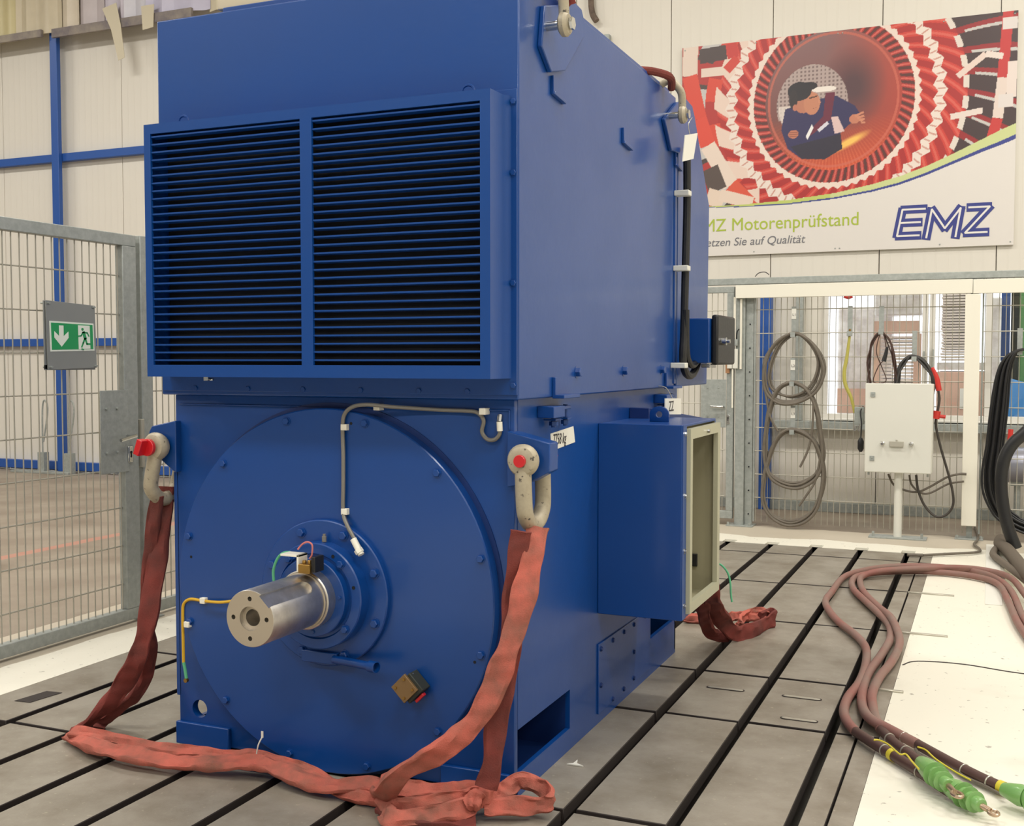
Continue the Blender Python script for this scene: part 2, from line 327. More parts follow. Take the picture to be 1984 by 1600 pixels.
# measured paths and landmarks, metres
D = {
'cab_a': [(0.454,6.248,0.03),(0.31,6.811,0.03),(0.22,7.487,0.03),(0.147,8.472,0.03),(-0.02,8.981,0.03),(-0.359,9.132,0.03),(-0.682,8.992,0.03),(-0.881,8.689,0.03),(-0.965,8.384,0.03),(-0.975,7.855,0.03),(-0.976,7.538,0.03),(-0.923,7.267,0.03),(-0.816,6.937,0.03),(-0.689,6.649,0.03),(-0.606,6.374,0.03),(-0.572,6.026,0.03),(-0.567,5.669,0.03),(-0.589,5.4,0.03),(-0.585,5.193,0.03),(-0.555,5.038,0.03),(-0.502,4.903,0.03),(-0.424,4.788,0.03),(-0.313,4.64,0.03),(-0.223,4.517,0.03),(-0.119,4.363,0.03),(-0.081,4.323,0.03)],
'cab_b': [(0.405,6.122,0.03),(0.285,6.632,0.03),(0.191,7.269,0.03),(0.14,7.958,0.03),(0.078,8.58,0.03),(-0.094,8.834,0.03),(-0.413,8.89,0.03),(-0.726,8.716,0.03),(-0.868,8.501,0.03),(-0.888,8.271,0.03),(-0.844,7.978,0.03),(-0.737,7.641,0.03),(-0.612,7.262,0.03),(-0.528,6.96,0.03),(-0.498,6.64,0.03),(-0.514,6.248,0.03),(-0.542,5.854,0.03),(-0.535,5.486,0.03),(-0.508,5.255,0.03),(-0.456,5.042,0.05),(-0.382,4.974,0.04),(-0.248,4.84,0.03),(-0.102,4.654,0.03),(0.017,4.519,0.03),(0.092,4.454,0.03)],
'cab_c': [(0.539,6.284,0.03),(0.409,6.941,0.03),(0.256,8.192,0.03),(0.165,8.871,0.03),(0.005,9.11,0.03),(-0.224,8.975,0.06),(-0.536,8.776,0.06),(-0.74,8.579,0.06),(-0.841,8.49,0.03),(-0.827,8.226,0.03),(-0.761,7.882,0.03),(-0.644,7.502,0.03),(-0.532,7.076,0.06),(-0.463,6.709,0.06),(-0.44,6.531,0.03),(-0.45,6.156,0.03),(-0.484,5.808,0.03),(-0.491,5.505,0.03),(-0.466,5.273,0.03),(-0.439,5.115,0.03),(-0.404,4.971,0.03),(-0.34,4.824,0.03),(-0.276,4.712,0.03),(-0.215,4.605,0.03)],
'cone_a': [(-0.215,4.505,0.07),(-0.111,4.297,0.07),(-0.075,4.211,0.07)],
'cone_b': [(-0.124,4.369,0.05),(0.001,4.2,0.05),(0.046,4.17,0.04)],
'cone_c': [(0.08,4.366,0.06),(0.239,4.257,0.06),(0.299,4.218,0.06)],
'gy_a': [(-0.405,4.643,0.09),(-0.387,4.651,0.09),(-0.349,4.616,0.09),(-0.297,4.516,0.09),(-0.275,4.525,0.09),(-0.249,4.454,0.09),(-0.219,4.376,0.09)],
'gy_b': [(-0.237,4.627,0.09),(-0.206,4.604,0.09),(-0.165,4.513,0.09),(-0.091,4.398,0.09),(-0.038,4.335,0.09)],
'gy_c': [(-0.254,4.81,0.02),(-0.235,4.742,0.02),(-0.19,4.687,0.02),(-0.134,4.676,0.02),(-0.058,4.558,0.02),(0.013,4.49,0.02),(0.081,4.405,0.02)],
'post_cable': [(-0.109,11.571,0.02),(-0.079,11.059,0.02),(-0.076,10.707,0.02),(-0.102,10.445,0.02),(-0.06,10.224,0.02),(-0.053,10.073,0.02),(-0.112,9.973,0.02),(-0.247,9.87,0.02),(-0.381,9.765,0.02),(-0.481,9.685,0.02)],
'hose_big': [(0.475,10.05,1.238),(0.265,10.05,1.022),(0.181,10.05,0.934),(0.121,10.05,0.804),(0.101,10.05,0.631),(0.117,10.05,0.433),(0.16,10.05,0.237),(0.222,10.05,0.068)],
'hose_brown': [(0.113,10.454,0.07),(0.106,10.208,0.07),(0.157,9.923,0.07),(0.224,9.325,0.07),(0.301,8.607,0.07)],
'hose_loop': [(0.096,10.32,0.04),(0.056,9.995,0.04),(0.056,9.775,0.04),(0.126,9.427,0.04),(0.218,8.996,0.04),(0.3,8.551,0.04)],
'blk0': [(0.46,10.78,1.616),(0.336,10.78,1.707),(0.237,10.78,1.716),(0.125,10.78,1.653),(0.056,10.78,1.501),(0.012,10.78,1.202),(-0.016,10.78,0.878),(-0.047,10.78,0.645),(-0.041,10.78,0.459),(0.023,10.78,0.299),(0.107,10.78,0.197),(0.302,10.78,0.098),(0.451,10.78,0.089)],
'blk1': [(0.46,10.78,1.616),(0.336,10.78,1.707),(0.237,10.78,1.716),(0.136,10.78,1.653),(0.073,10.78,1.501),(0.033,10.78,1.202),(0.005,10.78,0.878),(-0.024,10.78,0.646),(-0.016,10.78,0.46),(0.046,10.78,0.301),(0.128,10.78,0.203),(0.302,10.78,0.112),(0.451,10.78,0.103)],
'blk2': [(0.46,10.78,1.616),(0.336,10.78,1.707),(0.237,10.78,1.716),(0.144,10.78,1.653),(0.086,10.78,1.502),(0.05,10.78,1.203),(0.022,10.78,0.879),(-0.005,10.78,0.646),(0.005,10.78,0.461),(0.065,10.78,0.302),(0.145,10.78,0.209),(0.301,10.78,0.126),(0.45,10.78,0.116)],
'blk3': [(0.46,10.78,1.616),(0.336,10.78,1.707),(0.237,10.78,1.716),(0.15,10.78,1.653),(0.096,10.78,1.502),(0.063,10.78,1.203),(0.035,10.78,0.879),(0.009,10.78,0.647),(0.02,10.78,0.462),(0.079,10.78,0.302),(0.157,10.78,0.214),(0.301,10.78,0.139),(0.45,10.78,0.13)],
'blk4': [(0.46,10.78,1.616),(0.336,10.78,1.707),(0.237,10.78,1.716),(0.159,10.78,1.653),(0.11,10.78,1.502),(0.079,10.78,1.203),(0.052,10.78,0.88),(0.027,10.78,0.648),(0.04,10.78,0.463),(0.097,10.78,0.303),(0.174,10.78,0.22),(0.301,10.78,0.153),(0.45,10.78,0.144)],
'blk5': [(0.46,10.78,1.616),(0.336,10.78,1.707),(0.237,10.78,1.716),(0.165,10.78,1.653),(0.12,10.78,1.502),(0.092,10.78,1.203),(0.065,10.78,0.88),(0.041,10.78,0.648),(0.056,10.78,0.464),(0.111,10.78,0.304),(0.187,10.78,0.225),(0.3,10.78,0.167),(0.449,10.78,0.157)],
'blk6': [(0.46,10.78,1.616),(0.336,10.78,1.707),(0.237,10.78,1.716),(0.173,10.78,1.653),(0.133,10.78,1.502),(0.109,10.78,1.204),(0.081,10.78,0.881),(0.06,10.78,0.649),(0.076,10.78,0.464),(0.13,10.78,0.305),(0.203,10.78,0.23),(0.3,10.78,0.181),(0.449,10.78,0.171)],
'blk7': [(0.46,10.78,1.616),(0.336,10.78,1.707),(0.237,10.78,1.716),(0.182,10.78,1.653),(0.147,10.78,1.502),(0.126,10.78,1.204),(0.098,10.78,0.881),(0.079,10.78,0.65),(0.096,10.78,0.465),(0.148,10.78,0.306),(0.22,10.78,0.236),(0.3,10.78,0.194),(0.449,10.78,0.185)],
'blk8': [(0.46,10.78,1.616),(0.336,10.78,1.707),(0.237,10.78,1.716),(0.192,10.78,1.653),(0.163,10.78,1.502),(0.147,10.78,1.204),(0.119,10.78,0.882),(0.102,10.78,0.651),(0.121,10.78,0.467),(0.171,10.78,0.307),(0.241,10.78,0.242),(0.3,10.78,0.208),(0.449,10.78,0.199)],
'fence_lo': [(0.077,10.78,2.187),(0.259,10.78,2.251)],
'coil1': [(-1.728,10.81,1.881),(-1.888,10.81,1.803),(-1.984,10.81,1.64),(-2.012,10.81,1.441),(-1.971,10.81,1.292),(-1.847,10.81,1.209),(-1.687,10.81,1.221),(-1.52,10.81,1.322),(-1.446,10.81,1.494),(-1.486,10.81,1.664),(-1.583,10.81,1.811)],
'coil1b': [(-1.728,10.81,1.881),(-1.863,10.81,1.793),(-1.95,10.81,1.615),(-1.967,10.81,1.441),(-1.907,10.81,1.332),(-1.76,10.81,1.28),(-1.616,10.81,1.331),(-1.531,10.81,1.469),(-1.514,10.81,1.64),(-1.597,10.81,1.802)],
'coil2': [(-1.737,10.81,1.413),(-1.868,10.81,1.358),(-1.94,10.81,1.193),(-1.991,10.81,0.917),(-1.994,10.81,0.666),(-1.937,10.81,0.493),(-1.799,10.81,0.409),(-1.643,10.81,0.406),(-1.5,10.81,0.511),(-1.45,10.81,0.686),(-1.467,10.81,0.931),(-1.518,10.81,1.175),(-1.606,10.81,1.345)],
'coil3': [(-1.732,10.81,0.963),(-1.863,10.81,0.895),(-1.949,10.81,0.693),(-2.006,10.81,0.44),(-2.004,10.81,0.239),(-1.918,10.81,0.102),(-1.77,10.81,0.036),(-1.61,10.81,0.075),(-1.491,10.81,0.215),(-1.442,10.81,0.464),(-1.454,10.81,0.685),(-1.552,10.81,0.879)],
'coiltail1': [(-1.538,10.81,1.248),(-1.544,10.81,0.978),(-1.58,10.81,0.78),(-1.655,10.81,0.604)],
'coiltail2': [(-1.465,10.81,0.734),(-1.509,10.81,0.486),(-1.594,10.81,0.334),(-1.66,10.81,0.231)],
'coiltail3': [(-1.991,10.81,1.317),(-1.954,10.81,1.118),(-1.913,10.81,1.019),(-1.868,10.81,0.945)],
'hook': [(-1.737,10.85,2.119),(-1.734,10.85,1.862),(-1.741,10.85,1.63),(-1.739,10.85,1.393),(-1.736,10.85,1.17),(-1.733,10.85,0.931),(-1.219,10.85,2.114),(-1.216,10.85,1.867),(-0.938,10.85,2.109),(-0.934,10.85,1.879),(-0.645,10.85,1.876),(-0.641,10.85,1.63),(0.235,10.85,1.891),(0.239,10.85,1.689)],
'yg': [(-1.216,10.81,1.847),(-1.236,10.81,1.664),(-1.258,10.81,1.519),(-1.247,10.81,1.398),(-1.194,10.81,1.277),(-1.159,10.81,1.132)],
'brown': [(-0.94,10.81,1.888),(-1.012,10.81,1.798),(-1.041,10.81,1.616),(-1.034,10.81,1.424),(-1.004,10.81,1.28),(-0.912,10.81,1.233),(-0.822,10.81,1.282),(-0.802,10.81,1.425),(-0.818,10.81,1.616),(-0.866,10.81,1.797)],
'brown2': [(-0.94,10.81,1.874),(-0.974,10.81,1.711),(-0.926,10.81,1.568),(-0.883,10.81,1.449),(-0.924,10.81,1.415),(-0.997,10.81,1.433),(-0.954,10.81,1.568),(-0.891,10.81,1.663),(-0.903,10.81,1.83)],
'plug': [(-0.877,10.78,1.749),(-0.889,10.78,1.682),(-0.906,10.78,1.616)],
'dark': [(-0.648,10.81,1.663),(-0.737,10.81,1.606),(-0.789,10.81,1.473),(-0.795,10.81,1.282),(-0.73,10.81,1.188),(-0.552,10.81,1.191),(-0.483,10.81,1.287),(-0.485,10.81,1.451),(-0.541,10.81,1.592)],
'redplug': [(-0.485,10.76,1.56),(-0.462,10.76,1.513),(-0.439,10.76,1.452),(-0.424,10.76,1.35)],
'redcable': [(-0.426,10.7,1.351),(-0.416,10.7,1.268),(-0.432,10.7,1.151),(-0.443,10.7,1.048),(-0.4,10.7,0.849),(-0.327,10.7,0.594),(-0.289,10.7,0.433),(-0.287,10.7,0.316),(-0.346,10.7,0.229),(-0.433,10.7,0.215),(-0.523,10.7,0.304),(-0.582,10.7,0.442),(-0.602,10.7,0.583)],
'uc_a': [(-0.847,10.75,0.578),(-0.801,10.75,0.484),(-0.71,10.75,0.436),(-0.594,10.75,0.422),(-0.484,10.75,0.475),(-0.337,10.75,0.571),(-0.229,10.75,0.603)],
'uc_b': [(-0.663,10.75,0.576),(-0.644,10.75,0.491),(-0.571,10.75,0.419),(-0.483,10.75,0.418),(-0.335,10.75,0.505),(-0.249,10.75,0.527)],
'jbox': [(-1.159,10.8,1.191),(-1.073,10.8,1.028),(-1.119,10.8,1.013),(-1.094,10.8,0.835)],
'thin': [(-2.107,10.84,2.434),(-2.073,10.84,2.467),(-2.014,10.84,2.475),(-1.974,10.84,2.449)],
'sl_a': [(-3.217,3.74,1.088),(-3.215,3.72,0.978),(-3.222,3.7,0.825),(-3.243,3.68,0.666),(-3.264,3.66,0.492),(-3.293,3.65,0.386),(-3.358,3.66,0.284),(-3.432,3.66,0.189),(-3.516,3.64,0.098),(-3.62,3.62,0.018)],
'sl_b': [(-3.192,3.66,1.063),(-3.238,3.68,0.911),(-3.277,3.7,0.751),(-3.306,3.72,0.617),(-3.327,3.74,0.468),(-3.337,3.76,0.361),(-3.376,3.78,0.243),(-3.424,3.76,0.155),(-3.509,3.74,0.084),(-3.576,3.72,0.03),(-3.576,3.7,0.007)],
'fl_a': [(-3.58,3.552,0.03),(-3.392,3.448,0.05),(-3.247,3.417,0.05),(-3.088,3.407,0.05),(-2.92,3.413,0.05),(-2.802,3.453,0.05),(-2.667,3.482,0.06),(-2.564,3.505,0.06),(-2.447,3.482,0.06),(-2.316,3.457,0.05),(-2.193,3.452,0.05),(-2.069,3.506,0.05)],
'fl_b': [(-3.541,3.518,0.05),(-3.359,3.495,0.07),(-3.226,3.519,0.05),(-3.07,3.535,0.04),(-2.92,3.554,0.04),(-2.768,3.556,0.05),(-2.644,3.567,0.06),(-2.504,3.552,0.06),(-2.368,3.535,0.05),(-2.195,3.468,0.03),(-2.073,3.446,0.03),(-1.995,3.443,0.03)],
'sr_a': [(-1.477,3.66,1.027),(-1.47,3.6,0.945),(-1.477,3.56,0.848),(-1.492,3.53,0.744),(-1.514,3.5,0.646),(-1.54,3.48,0.559),(-1.572,3.46,0.464),(-1.621,3.43,0.371),(-1.681,3.38,0.308),(-1.759,3.34,0.253),(-1.856,3.32,0.188)],
'sr_b': [(-1.507,3.58,1.024),(-1.52,3.58,0.939),(-1.531,3.58,0.808),(-1.533,3.56,0.682),(-1.535,3.54,0.557),(-1.557,3.52,0.449),(-1.57,3.5,0.337),(-1.575,3.48,0.213),(-1.59,3.46,0.134)],
'h1': [(-2.013,3.574,0.06),(-2.03,3.527,0.07),(-2.002,3.451,0.07),(-1.97,3.399,0.06),(-1.908,3.364,0.06),(-1.836,3.385,0.06),(-1.75,3.426,0.07),(-1.69,3.503,0.07),(-1.65,3.523,0.08),(-1.614,3.498,0.08),(-1.597,3.532,0.07)],
'h2': [(-1.929,3.349,0.04),(-1.874,3.305,0.04),(-1.783,3.363,0.04),(-1.705,3.409,0.05),(-1.641,3.469,0.06),(-1.622,3.464,0.08),(-1.637,3.461,0.09),(-1.659,3.455,0.07)],
'h3': [(-1.974,3.451,0.09),(-1.906,3.437,0.09),(-1.833,3.458,0.09),(-1.744,3.487,0.09),(-1.684,3.533,0.09),(-1.638,3.549,0.08),(-1.608,3.575,0.06),(-1.583,3.611,0.07),(-1.543,3.651,0.1),(-1.472,3.656,0.09),(-1.418,3.623,0.08),(-1.406,3.591,0.06),(-1.459,3.575,0.05),(-1.542,3.534,0.05),(-1.614,3.498,0.05)],
'rs_a': [(-1.28,5.513,0.45),(-1.324,5.775,0.34),(-1.355,6.039,0.22),(-1.358,6.227,0.12),(-1.329,6.305,0.06),(-1.288,6.397,0.04),(-1.238,6.528,0.04),(-1.21,6.71,0.04),(-1.185,6.792,0.05),(-1.217,6.868,0.05),(-1.266,6.757,0.05)],
'rs_b': [(-1.378,5.744,0.35),(-1.408,5.894,0.26),(-1.424,6.025,0.17),(-1.437,6.197,0.08),(-1.413,6.277,0.04),(-1.367,6.34,0.03)],
'rs_c': [(-1.718,6.685,0.03),(-1.607,6.703,0.03),(-1.477,6.698,0.04),(-1.424,6.749,0.05),(-1.362,6.759,0.06),(-1.298,6.757,0.06),(-1.245,6.81,0.06),(-1.264,6.846,0.07),(-1.311,6.825,0.07),(-1.348,6.688,0.07),(-1.352,6.557,0.06),(-1.322,6.488,0.05),(-1.356,6.505,0.04)],
'greenwire': [(-1.225,5.35,0.635),(-1.189,5.35,0.625),(-1.158,5.35,0.589),(-1.145,5.35,0.539),(-1.142,5.35,0.489),(-1.136,5.35,0.448)],
'conduit': [(-2.177,3.6,0.916),(-2.204,3.61,0.944),(-2.246,3.62,0.999),(-2.269,3.632,1.044),(-2.268,3.632,1.147),(-2.267,3.632,1.266),(-2.269,3.632,1.373),(-2.259,3.632,1.421),(-2.222,3.632,1.449),(-2.159,3.632,1.458),(-2.068,3.66,1.45),(-1.884,3.685,1.441),(-1.767,3.685,1.439),(-1.723,3.685,1.432),(-1.7,3.685,1.404),(-1.707,3.685,1.364),(-1.686,3.685,1.337),(-1.657,3.685,1.336),(-1.638,3.685,1.353),(-1.634,3.685,1.374)],
'yellow': [(-2.512,3.62,0.751),(-2.659,3.62,0.688),(-2.811,3.62,0.652),(-2.888,3.62,0.645),(-2.961,3.64,0.641),(-3.014,3.64,0.641),(-3.046,3.64,0.619),(-3.052,3.64,0.575),(-3.052,3.64,0.467),(-3.051,3.64,0.374)],
'green_end': [(-3.051,3.64,0.374),(-3.043,3.64,0.338),(-3.038,3.64,0.308)],
'gy_shaft': [(-2.497,3.5,0.779),(-2.499,3.5,0.824),(-2.481,3.5,0.869),(-2.455,3.5,0.893),(-2.423,3.5,0.899)],
'pinkwire': [(-2.374,3.48,0.917),(-2.353,3.48,0.938),(-2.33,3.48,0.947),(-2.31,3.48,0.937),(-2.312,3.48,0.9),(-2.322,3.48,0.886)],
'bracket': [(-2.425,3.47,0.892),(-2.36,3.47,0.908),(-2.351,3.47,0.901),(-2.354,3.47,0.842),(-2.343,3.47,0.839)],
'brass': [(-2.334,3.44,0.872),(-2.282,3.44,0.876),(-2.282,3.44,0.841),(-2.334,3.44,0.838)],
'clipsF': [(-2.261,3.62,1.37),(-2.138,3.62,1.447),(-1.695,3.62,1.439),(-2.262,3.62,1.046),(-2.94,3.62,0.643),(-3.023,3.62,0.537)],
'fitting': [(-2.177,3.6,0.916),(-2.198,3.6,0.942),(-1.598,3.6,1.402),(-1.602,3.6,1.435)],
'brasssensor': [(-1.959,3.55,0.463),(-1.912,3.55,0.415),(-1.962,3.55,0.355),(-2.01,3.55,0.405)],
'blackc1': [(-1.5,5.829,2.755),(-1.5,5.839,2.444),(-1.5,5.816,2.114),(-1.5,5.793,1.784),(-1.5,5.775,1.647),(-1.5,5.809,1.578),(-1.5,5.888,1.544),(-1.5,5.989,1.549),(-1.5,6.081,1.597),(-1.5,6.162,1.677),(-1.5,6.196,1.765)],
'blackc2': [(-1.49,5.794,1.893),(-1.49,5.811,1.675),(-1.49,5.88,1.609),(-1.49,5.982,1.603),(-1.49,6.074,1.648),(-1.49,6.155,1.75)],
'clampB': [(-1.49,5.765,2.506),(-1.49,5.755,2.111),(-1.49,5.716,1.598)],
'lug1': [(-1.5,3.705,2.752),(-1.5,3.831,2.683),(-1.5,3.997,2.722),(-1.5,4.205,2.902),(-1.5,4.217,2.958),(-1.5,4.121,2.969),(-1.5,4.018,2.942),(-1.5,3.952,2.896),(-1.5,3.804,2.892)],
'lug2': [(-1.5,5.352,2.835),(-1.5,5.53,2.684),(-1.5,5.734,2.698),(-1.5,5.994,2.848),(-1.5,6.073,2.938),(-1.5,5.99,2.983),(-1.5,5.812,2.965),(-1.5,5.624,2.929)],
'wtag': [(-1.42,5.476,2.746),(-1.42,5.429,2.608),(-1.42,5.646,2.657),(-1.42,5.729,2.803)],
'wire_tag': [(-1.42,5.618,2.86),(-1.42,5.546,2.815),(-1.42,5.568,2.773),(-1.42,5.61,2.771)],
'tag2': [(-1.42,5.117,1.444),(-1.42,5.412,1.435),(-1.42,5.414,1.355),(-1.42,5.118,1.368)],
'shk1': [(-1.45,3.874,2.856),(-1.45,3.82,2.927)],
'shk2': [(-1.45,5.578,2.871),(-1.45,5.435,2.935)],
'topsl2': [(-1.5,5.267,2.965),(-1.5,5.502,3.003),(-1.5,5.704,3.025),(-1.5,5.757,2.996)],
'poster_bore': [(-2.293,12.3,4.415),(-0.891,12.3,4.288),(-1.586,12.3,5.118),(-1.566,12.3,3.644)],
'pz1': [(-2.236,12.3,5.066),(-2.312,12.3,4.899),(-2.426,12.3,4.558),(-2.404,12.3,4.262),(-2.222,12.3,3.855),(-1.928,12.3,3.601),(-1.548,12.3,3.519),(-1.179,12.3,3.59),(-0.91,12.3,3.76),(-0.737,12.3,4.064),(-0.688,12.3,4.357),(-0.746,12.3,4.64),(-0.874,12.3,4.895),(-0.966,12.3,5.054)],
'pz2': [(-2.569,12.3,4.946),(-2.627,12.3,4.735),(-2.625,12.3,4.459),(-2.481,12.3,4.071),(-2.3,12.3,3.763),(-2.024,12.3,3.529),(-1.678,12.3,3.382)],
'pz2r': [(-0.665,12.3,5.093),(-0.575,12.3,4.935),(-0.493,12.3,4.688),(-0.446,12.3,4.444),(-0.476,12.3,4.19),(-0.542,12.3,3.974),(-0.644,12.3,3.797),(-0.765,12.3,3.656),(-0.978,12.3,3.511)],
'curve': [(-2.898,12.3,3.332),(-2.513,12.3,3.331),(-2.022,12.3,3.353),(-1.546,12.3,3.399),(-1.177,12.3,3.467),(-0.906,12.3,3.531),(-0.641,12.3,3.62),(-0.381,12.3,3.731),(-0.126,12.3,3.849),(0.041,12.3,3.927),(0.19,12.3,3.987)],
'curveB': [(-2.898,12.3,3.322),(-2.513,12.3,3.312),(-2.022,12.3,3.318),(-1.546,12.3,3.355),(-1.176,12.3,3.41),(-0.905,12.3,3.469),(-0.64,12.3,3.555),(-0.38,12.3,3.657),(-0.125,12.3,3.758),(0.043,12.3,3.818),(0.192,12.3,3.879)],
'logoE': [(-0.894,12.3,3.221),(-0.945,12.3,2.886),(-0.642,12.3,3.218),(-0.699,12.3,2.881),(-0.674,12.3,3.023),(-0.922,12.3,3.035)],
'logoM': [(-0.662,12.3,2.885),(-0.602,12.3,3.215),(-0.46,12.3,3.045),(-0.269,12.3,3.209),(-0.324,12.3,2.883),(-0.453,12.3,2.928)],
'logoZ': [(-0.252,12.3,3.203),(0.012,12.3,3.21),(-0.302,12.3,2.882),(-0.043,12.3,2.887)],
'textline': [(-2.9,12.3,3.055),(-1.305,12.3,3.053),(-2.846,12.3,2.882),(-1.852,12.3,2.881),(-2.663,12.3,3.062),(-2.665,12.3,3.203)],
'man_head': [(-2.055,12.3,4.523),(-1.902,12.3,4.586),(-1.749,12.3,4.494),(-1.718,12.3,4.319),(-1.783,12.3,4.228),(-1.917,12.3,4.278),(-2.034,12.3,4.366)],
'man_pts': [(-1.919,12.3,4.433),(-1.861,12.3,4.331),(-1.689,12.3,4.22),(-1.838,12.3,4.04),(-1.352,12.3,4.153),(-1.992,12.3,4.052),(-1.385,12.3,3.89),(-1.733,12.3,4.703),(-1.653,12.3,4.37)],
'sheet': [(-13.323,12.1,6.224),(-12.869,12.1,6.232),(-12.425,12.1,6.247),(-12.134,12.1,6.257),(-11.847,12.1,6.253),(-11.287,12.1,6.244),(-10.832,12.1,6.26),(-10.475,12.1,6.252),(-9.953,12.1,6.237),(-9.445,12.1,6.229)],
'flap': [(-11.148,12.0,6.2),(-11.004,12.0,5.732),(-10.942,12.0,6.107)],
'window': [(-1.65,12.3,2.306),(-1.634,12.3,1.031),(-0.686,12.3,1.615),(-0.611,12.3,1.615),(-0.426,12.3,1.615),(-0.411,12.3,1.615),(-0.068,12.3,1.615),(-0.044,12.3,2.139),(0.029,12.3,1.615),(0.125,12.3,1.615),(0.187,12.3,1.615),(0.31,12.3,1.615)],
'strip': [(-0.446,8.121,0.01),(-0.211,8.125,0.01),(-0.477,6.899,0.01),(-0.219,6.901,0.01),(-0.475,5.698,0.01),(-0.384,5.738,0.01)],
'star': [(-1.523,4.119,0.01),(-1.521,4.183,0.01),(-1.478,4.12,0.01),(-1.51,4.137,0.01)],
'coverplate': [(-0.002,10.66,0.0),(-0.009,7.995,0.0),(0.113,8.048,0.0),(0.128,9.531,0.0),(0.126,8.077,0.0),(0.194,9.241,-0.0)],
}

# ============================================================ SETTING
# floor with a rectangular pit for the T-slot bed and a cable trench at the right
def rect_holes(x0, x1, y0, y1, holes, z0, z1):
    xs = sorted({x0, x1} | {h[0] for h in holes} | {h[1] for h in holes}); ys = sorted({y0, y1} | {h[2] for h in holes} | {h[3] for h in holes})
    mb = MB(); idx = {}
    def vid(i, j):
        if (i, j) not in idx: idx[(i, j)] = len(mb.v); mb.v.append((xs[i], ys[j], z1))
        return idx[(i, j)]
    for i in range(len(xs)-1):
        for j in range(len(ys)-1):
            cx = (xs[i]+xs[i+1])/2; cy = (ys[j]+ys[j+1])/2
            if any(h[0] < cx < h[1] and h[2] < cy < h[3] for h in holes): continue
            mb.f.append((vid(i, j), vid(i+1, j), vid(i+1, j+1), vid(i, j+1)))
    for h in holes:
        a, b, c, d = h
        mb.add([(a,c,z1),(b,c,z1),(b,d,z1),(a,d,z1),(a,c,z0),(b,c,z0),(b,d,z0),(a,d,z0)], [(0,1,5,4),(1,2,6,5),(2,3,7,6),(3,0,4,7),(4,5,6,7)])
    return mb
BX0, BX1, BY0, BY1 = -4.39, -.41, 1.2, 9.86
XS = [-.61 - .38*k for k in range(10)]
holes = [(BX0, BX1, BY0, BY1), (.13, .62, 7.95, 9.55)] + [(x-.055, x+.055, 9.86, 9.985) for x in XS[:6]]
fl = struct(rect_holes(-26, 10, -11, 12.3, holes, -.16, 0), 'floor', FLOOR, flat=True)
yj = [1.2, 2.44, 3.70, 4.92, 5.68, 6.94, 8.17, 9.42, 9.86]
edges = [BX1] + [x for x in XS] + [BX0]
g = .022
srcs = {}
rp = random.Random(3)
for i in range(len(edges)-1):
    xr = edges[i] - (0 if i == 0 else g); xl = edges[i+1] + (0 if i == len(edges)-2 else g)
    for j in range(len(yj)-1):
        y0 = yj[j] + .013; y1 = yj[j+1] - .013; sh = .035*(-(xl+xr)/2 - 1.3) * (0 if j in (0, len(yj)-1) else 1) * .8
        y0 -= sh if j else 0; y1 -= sh if j < len(yj)-2 else 0
        if i == 0:   # right border: plate strip plus edge strip
            b = build(MB().box(xl, -.503, y0, y1, -.05, rp.uniform(-.0015, .001)), 'bed_plate', PLATE, fl, bevel=.002, seg=1)
            b = build(MB().box(-.495, xr, y0, y1, -.05, rp.uniform(-.003, 0)), 'edge_strip', PLATE, fl, bevel=.002, seg=1)
        else:
            b = build(MB().box(xl, xr, y0, y1, -.05, rp.uniform(-.0015, .001)), 'bed_plate', PLATE, fl, bevel=.003, seg=1)
for o_ in fl.children:
    if o_.name.startswith(('bed_plate', 'edge_strip')):
        o_.data.materials.append(SLOT)
        for p_ in o_.data.polygons:
            if p_.normal.z < .5: p_.material_index = 1
sl = MB()
for i in range(len(edges)-1):   # slot walls below the plates
    xr = edges[i] - (0 if i == 0 else g); xl = edges[i+1] + (0 if i == len(edges)-2 else g)
    sl.box(xl+.012, xr-.012, BY0, BY1-.002, -.16, -.05)
build(sl, 'slot_bed', SLOT, fl)
# handling slots cast into three plates
for (x0, x1, yy) in ((-1.27, -1.08, 5.40), (-.90, -.71, 5.40), (-.85, -.68, 5.06)):
    pts = [(x0+.02+.02*math.cos(a), yy+.02*math.sin(a)) for a in np.linspace(PI/2, 3*PI/2, 7)] + [(x1-.02+.02*math.cos(a), yy+.02*math.sin(a)) for a in np.linspace(-PI/2, PI/2, 7)]
    build(MB().prism(pts, 'z', .0012, .0022), 'lifting_slot', SLOT, fl)
    mx_ = (x0+x1)/2; build(MB().prism([(mx_+(p[0]-mx_)*.93, yy+(p[1]-yy)*.66) for p in pts], 'z', .0023, .004), 'lifting_slot_cover', JOINT, fl, bevel=.001, seg=1)
build(MB().prism([(-4.25,3.86),(-4.16,3.87),(-4.14,4.05),(-4.23,4.04)], 'z', .0015, .0025), 'inspection_hole', SLOT, fl)
for x0, x1, yy in ((-.50, -.20, 8.17), (-.50, -.20, 6.94), (-.50, -.36, 5.68), (-.52,-.43,4.93)):
    build(MB().box(x0, x1, yy-.013, yy+.011, -.004, .009), 'joint_strip', JOINT, fl, bevel=.002, seg=1)
build(MB().box(-.005, .105, 7.98, 10.6, .0, .004), 'floor_cover', PAPER, fl, bevel=.002, seg=1)

build(MB().tube([(-.40, 6.20, .001), (-.33, 6.31, .001), (-.1, 6.34, .001), (.2, 6.27, .001), (.6, 6.30, .001), (1.2, 6.24, .001)], .004, 5), 'floor_crack', SLOT, fl)
MARK = mat('floor_scuff', (150, 148, 136), .7)
for a_, b_ in (((.17, 5.62), (.27, 5.50)), ((.20, 5.66), (.34, 5.78)), ((.05, 8.38), (.10, 8.33))): build(MB().tube([(*a_, .0), (*b_, .0)], .004, 5, sub=1), 'floor_scuff', MARK, fl)
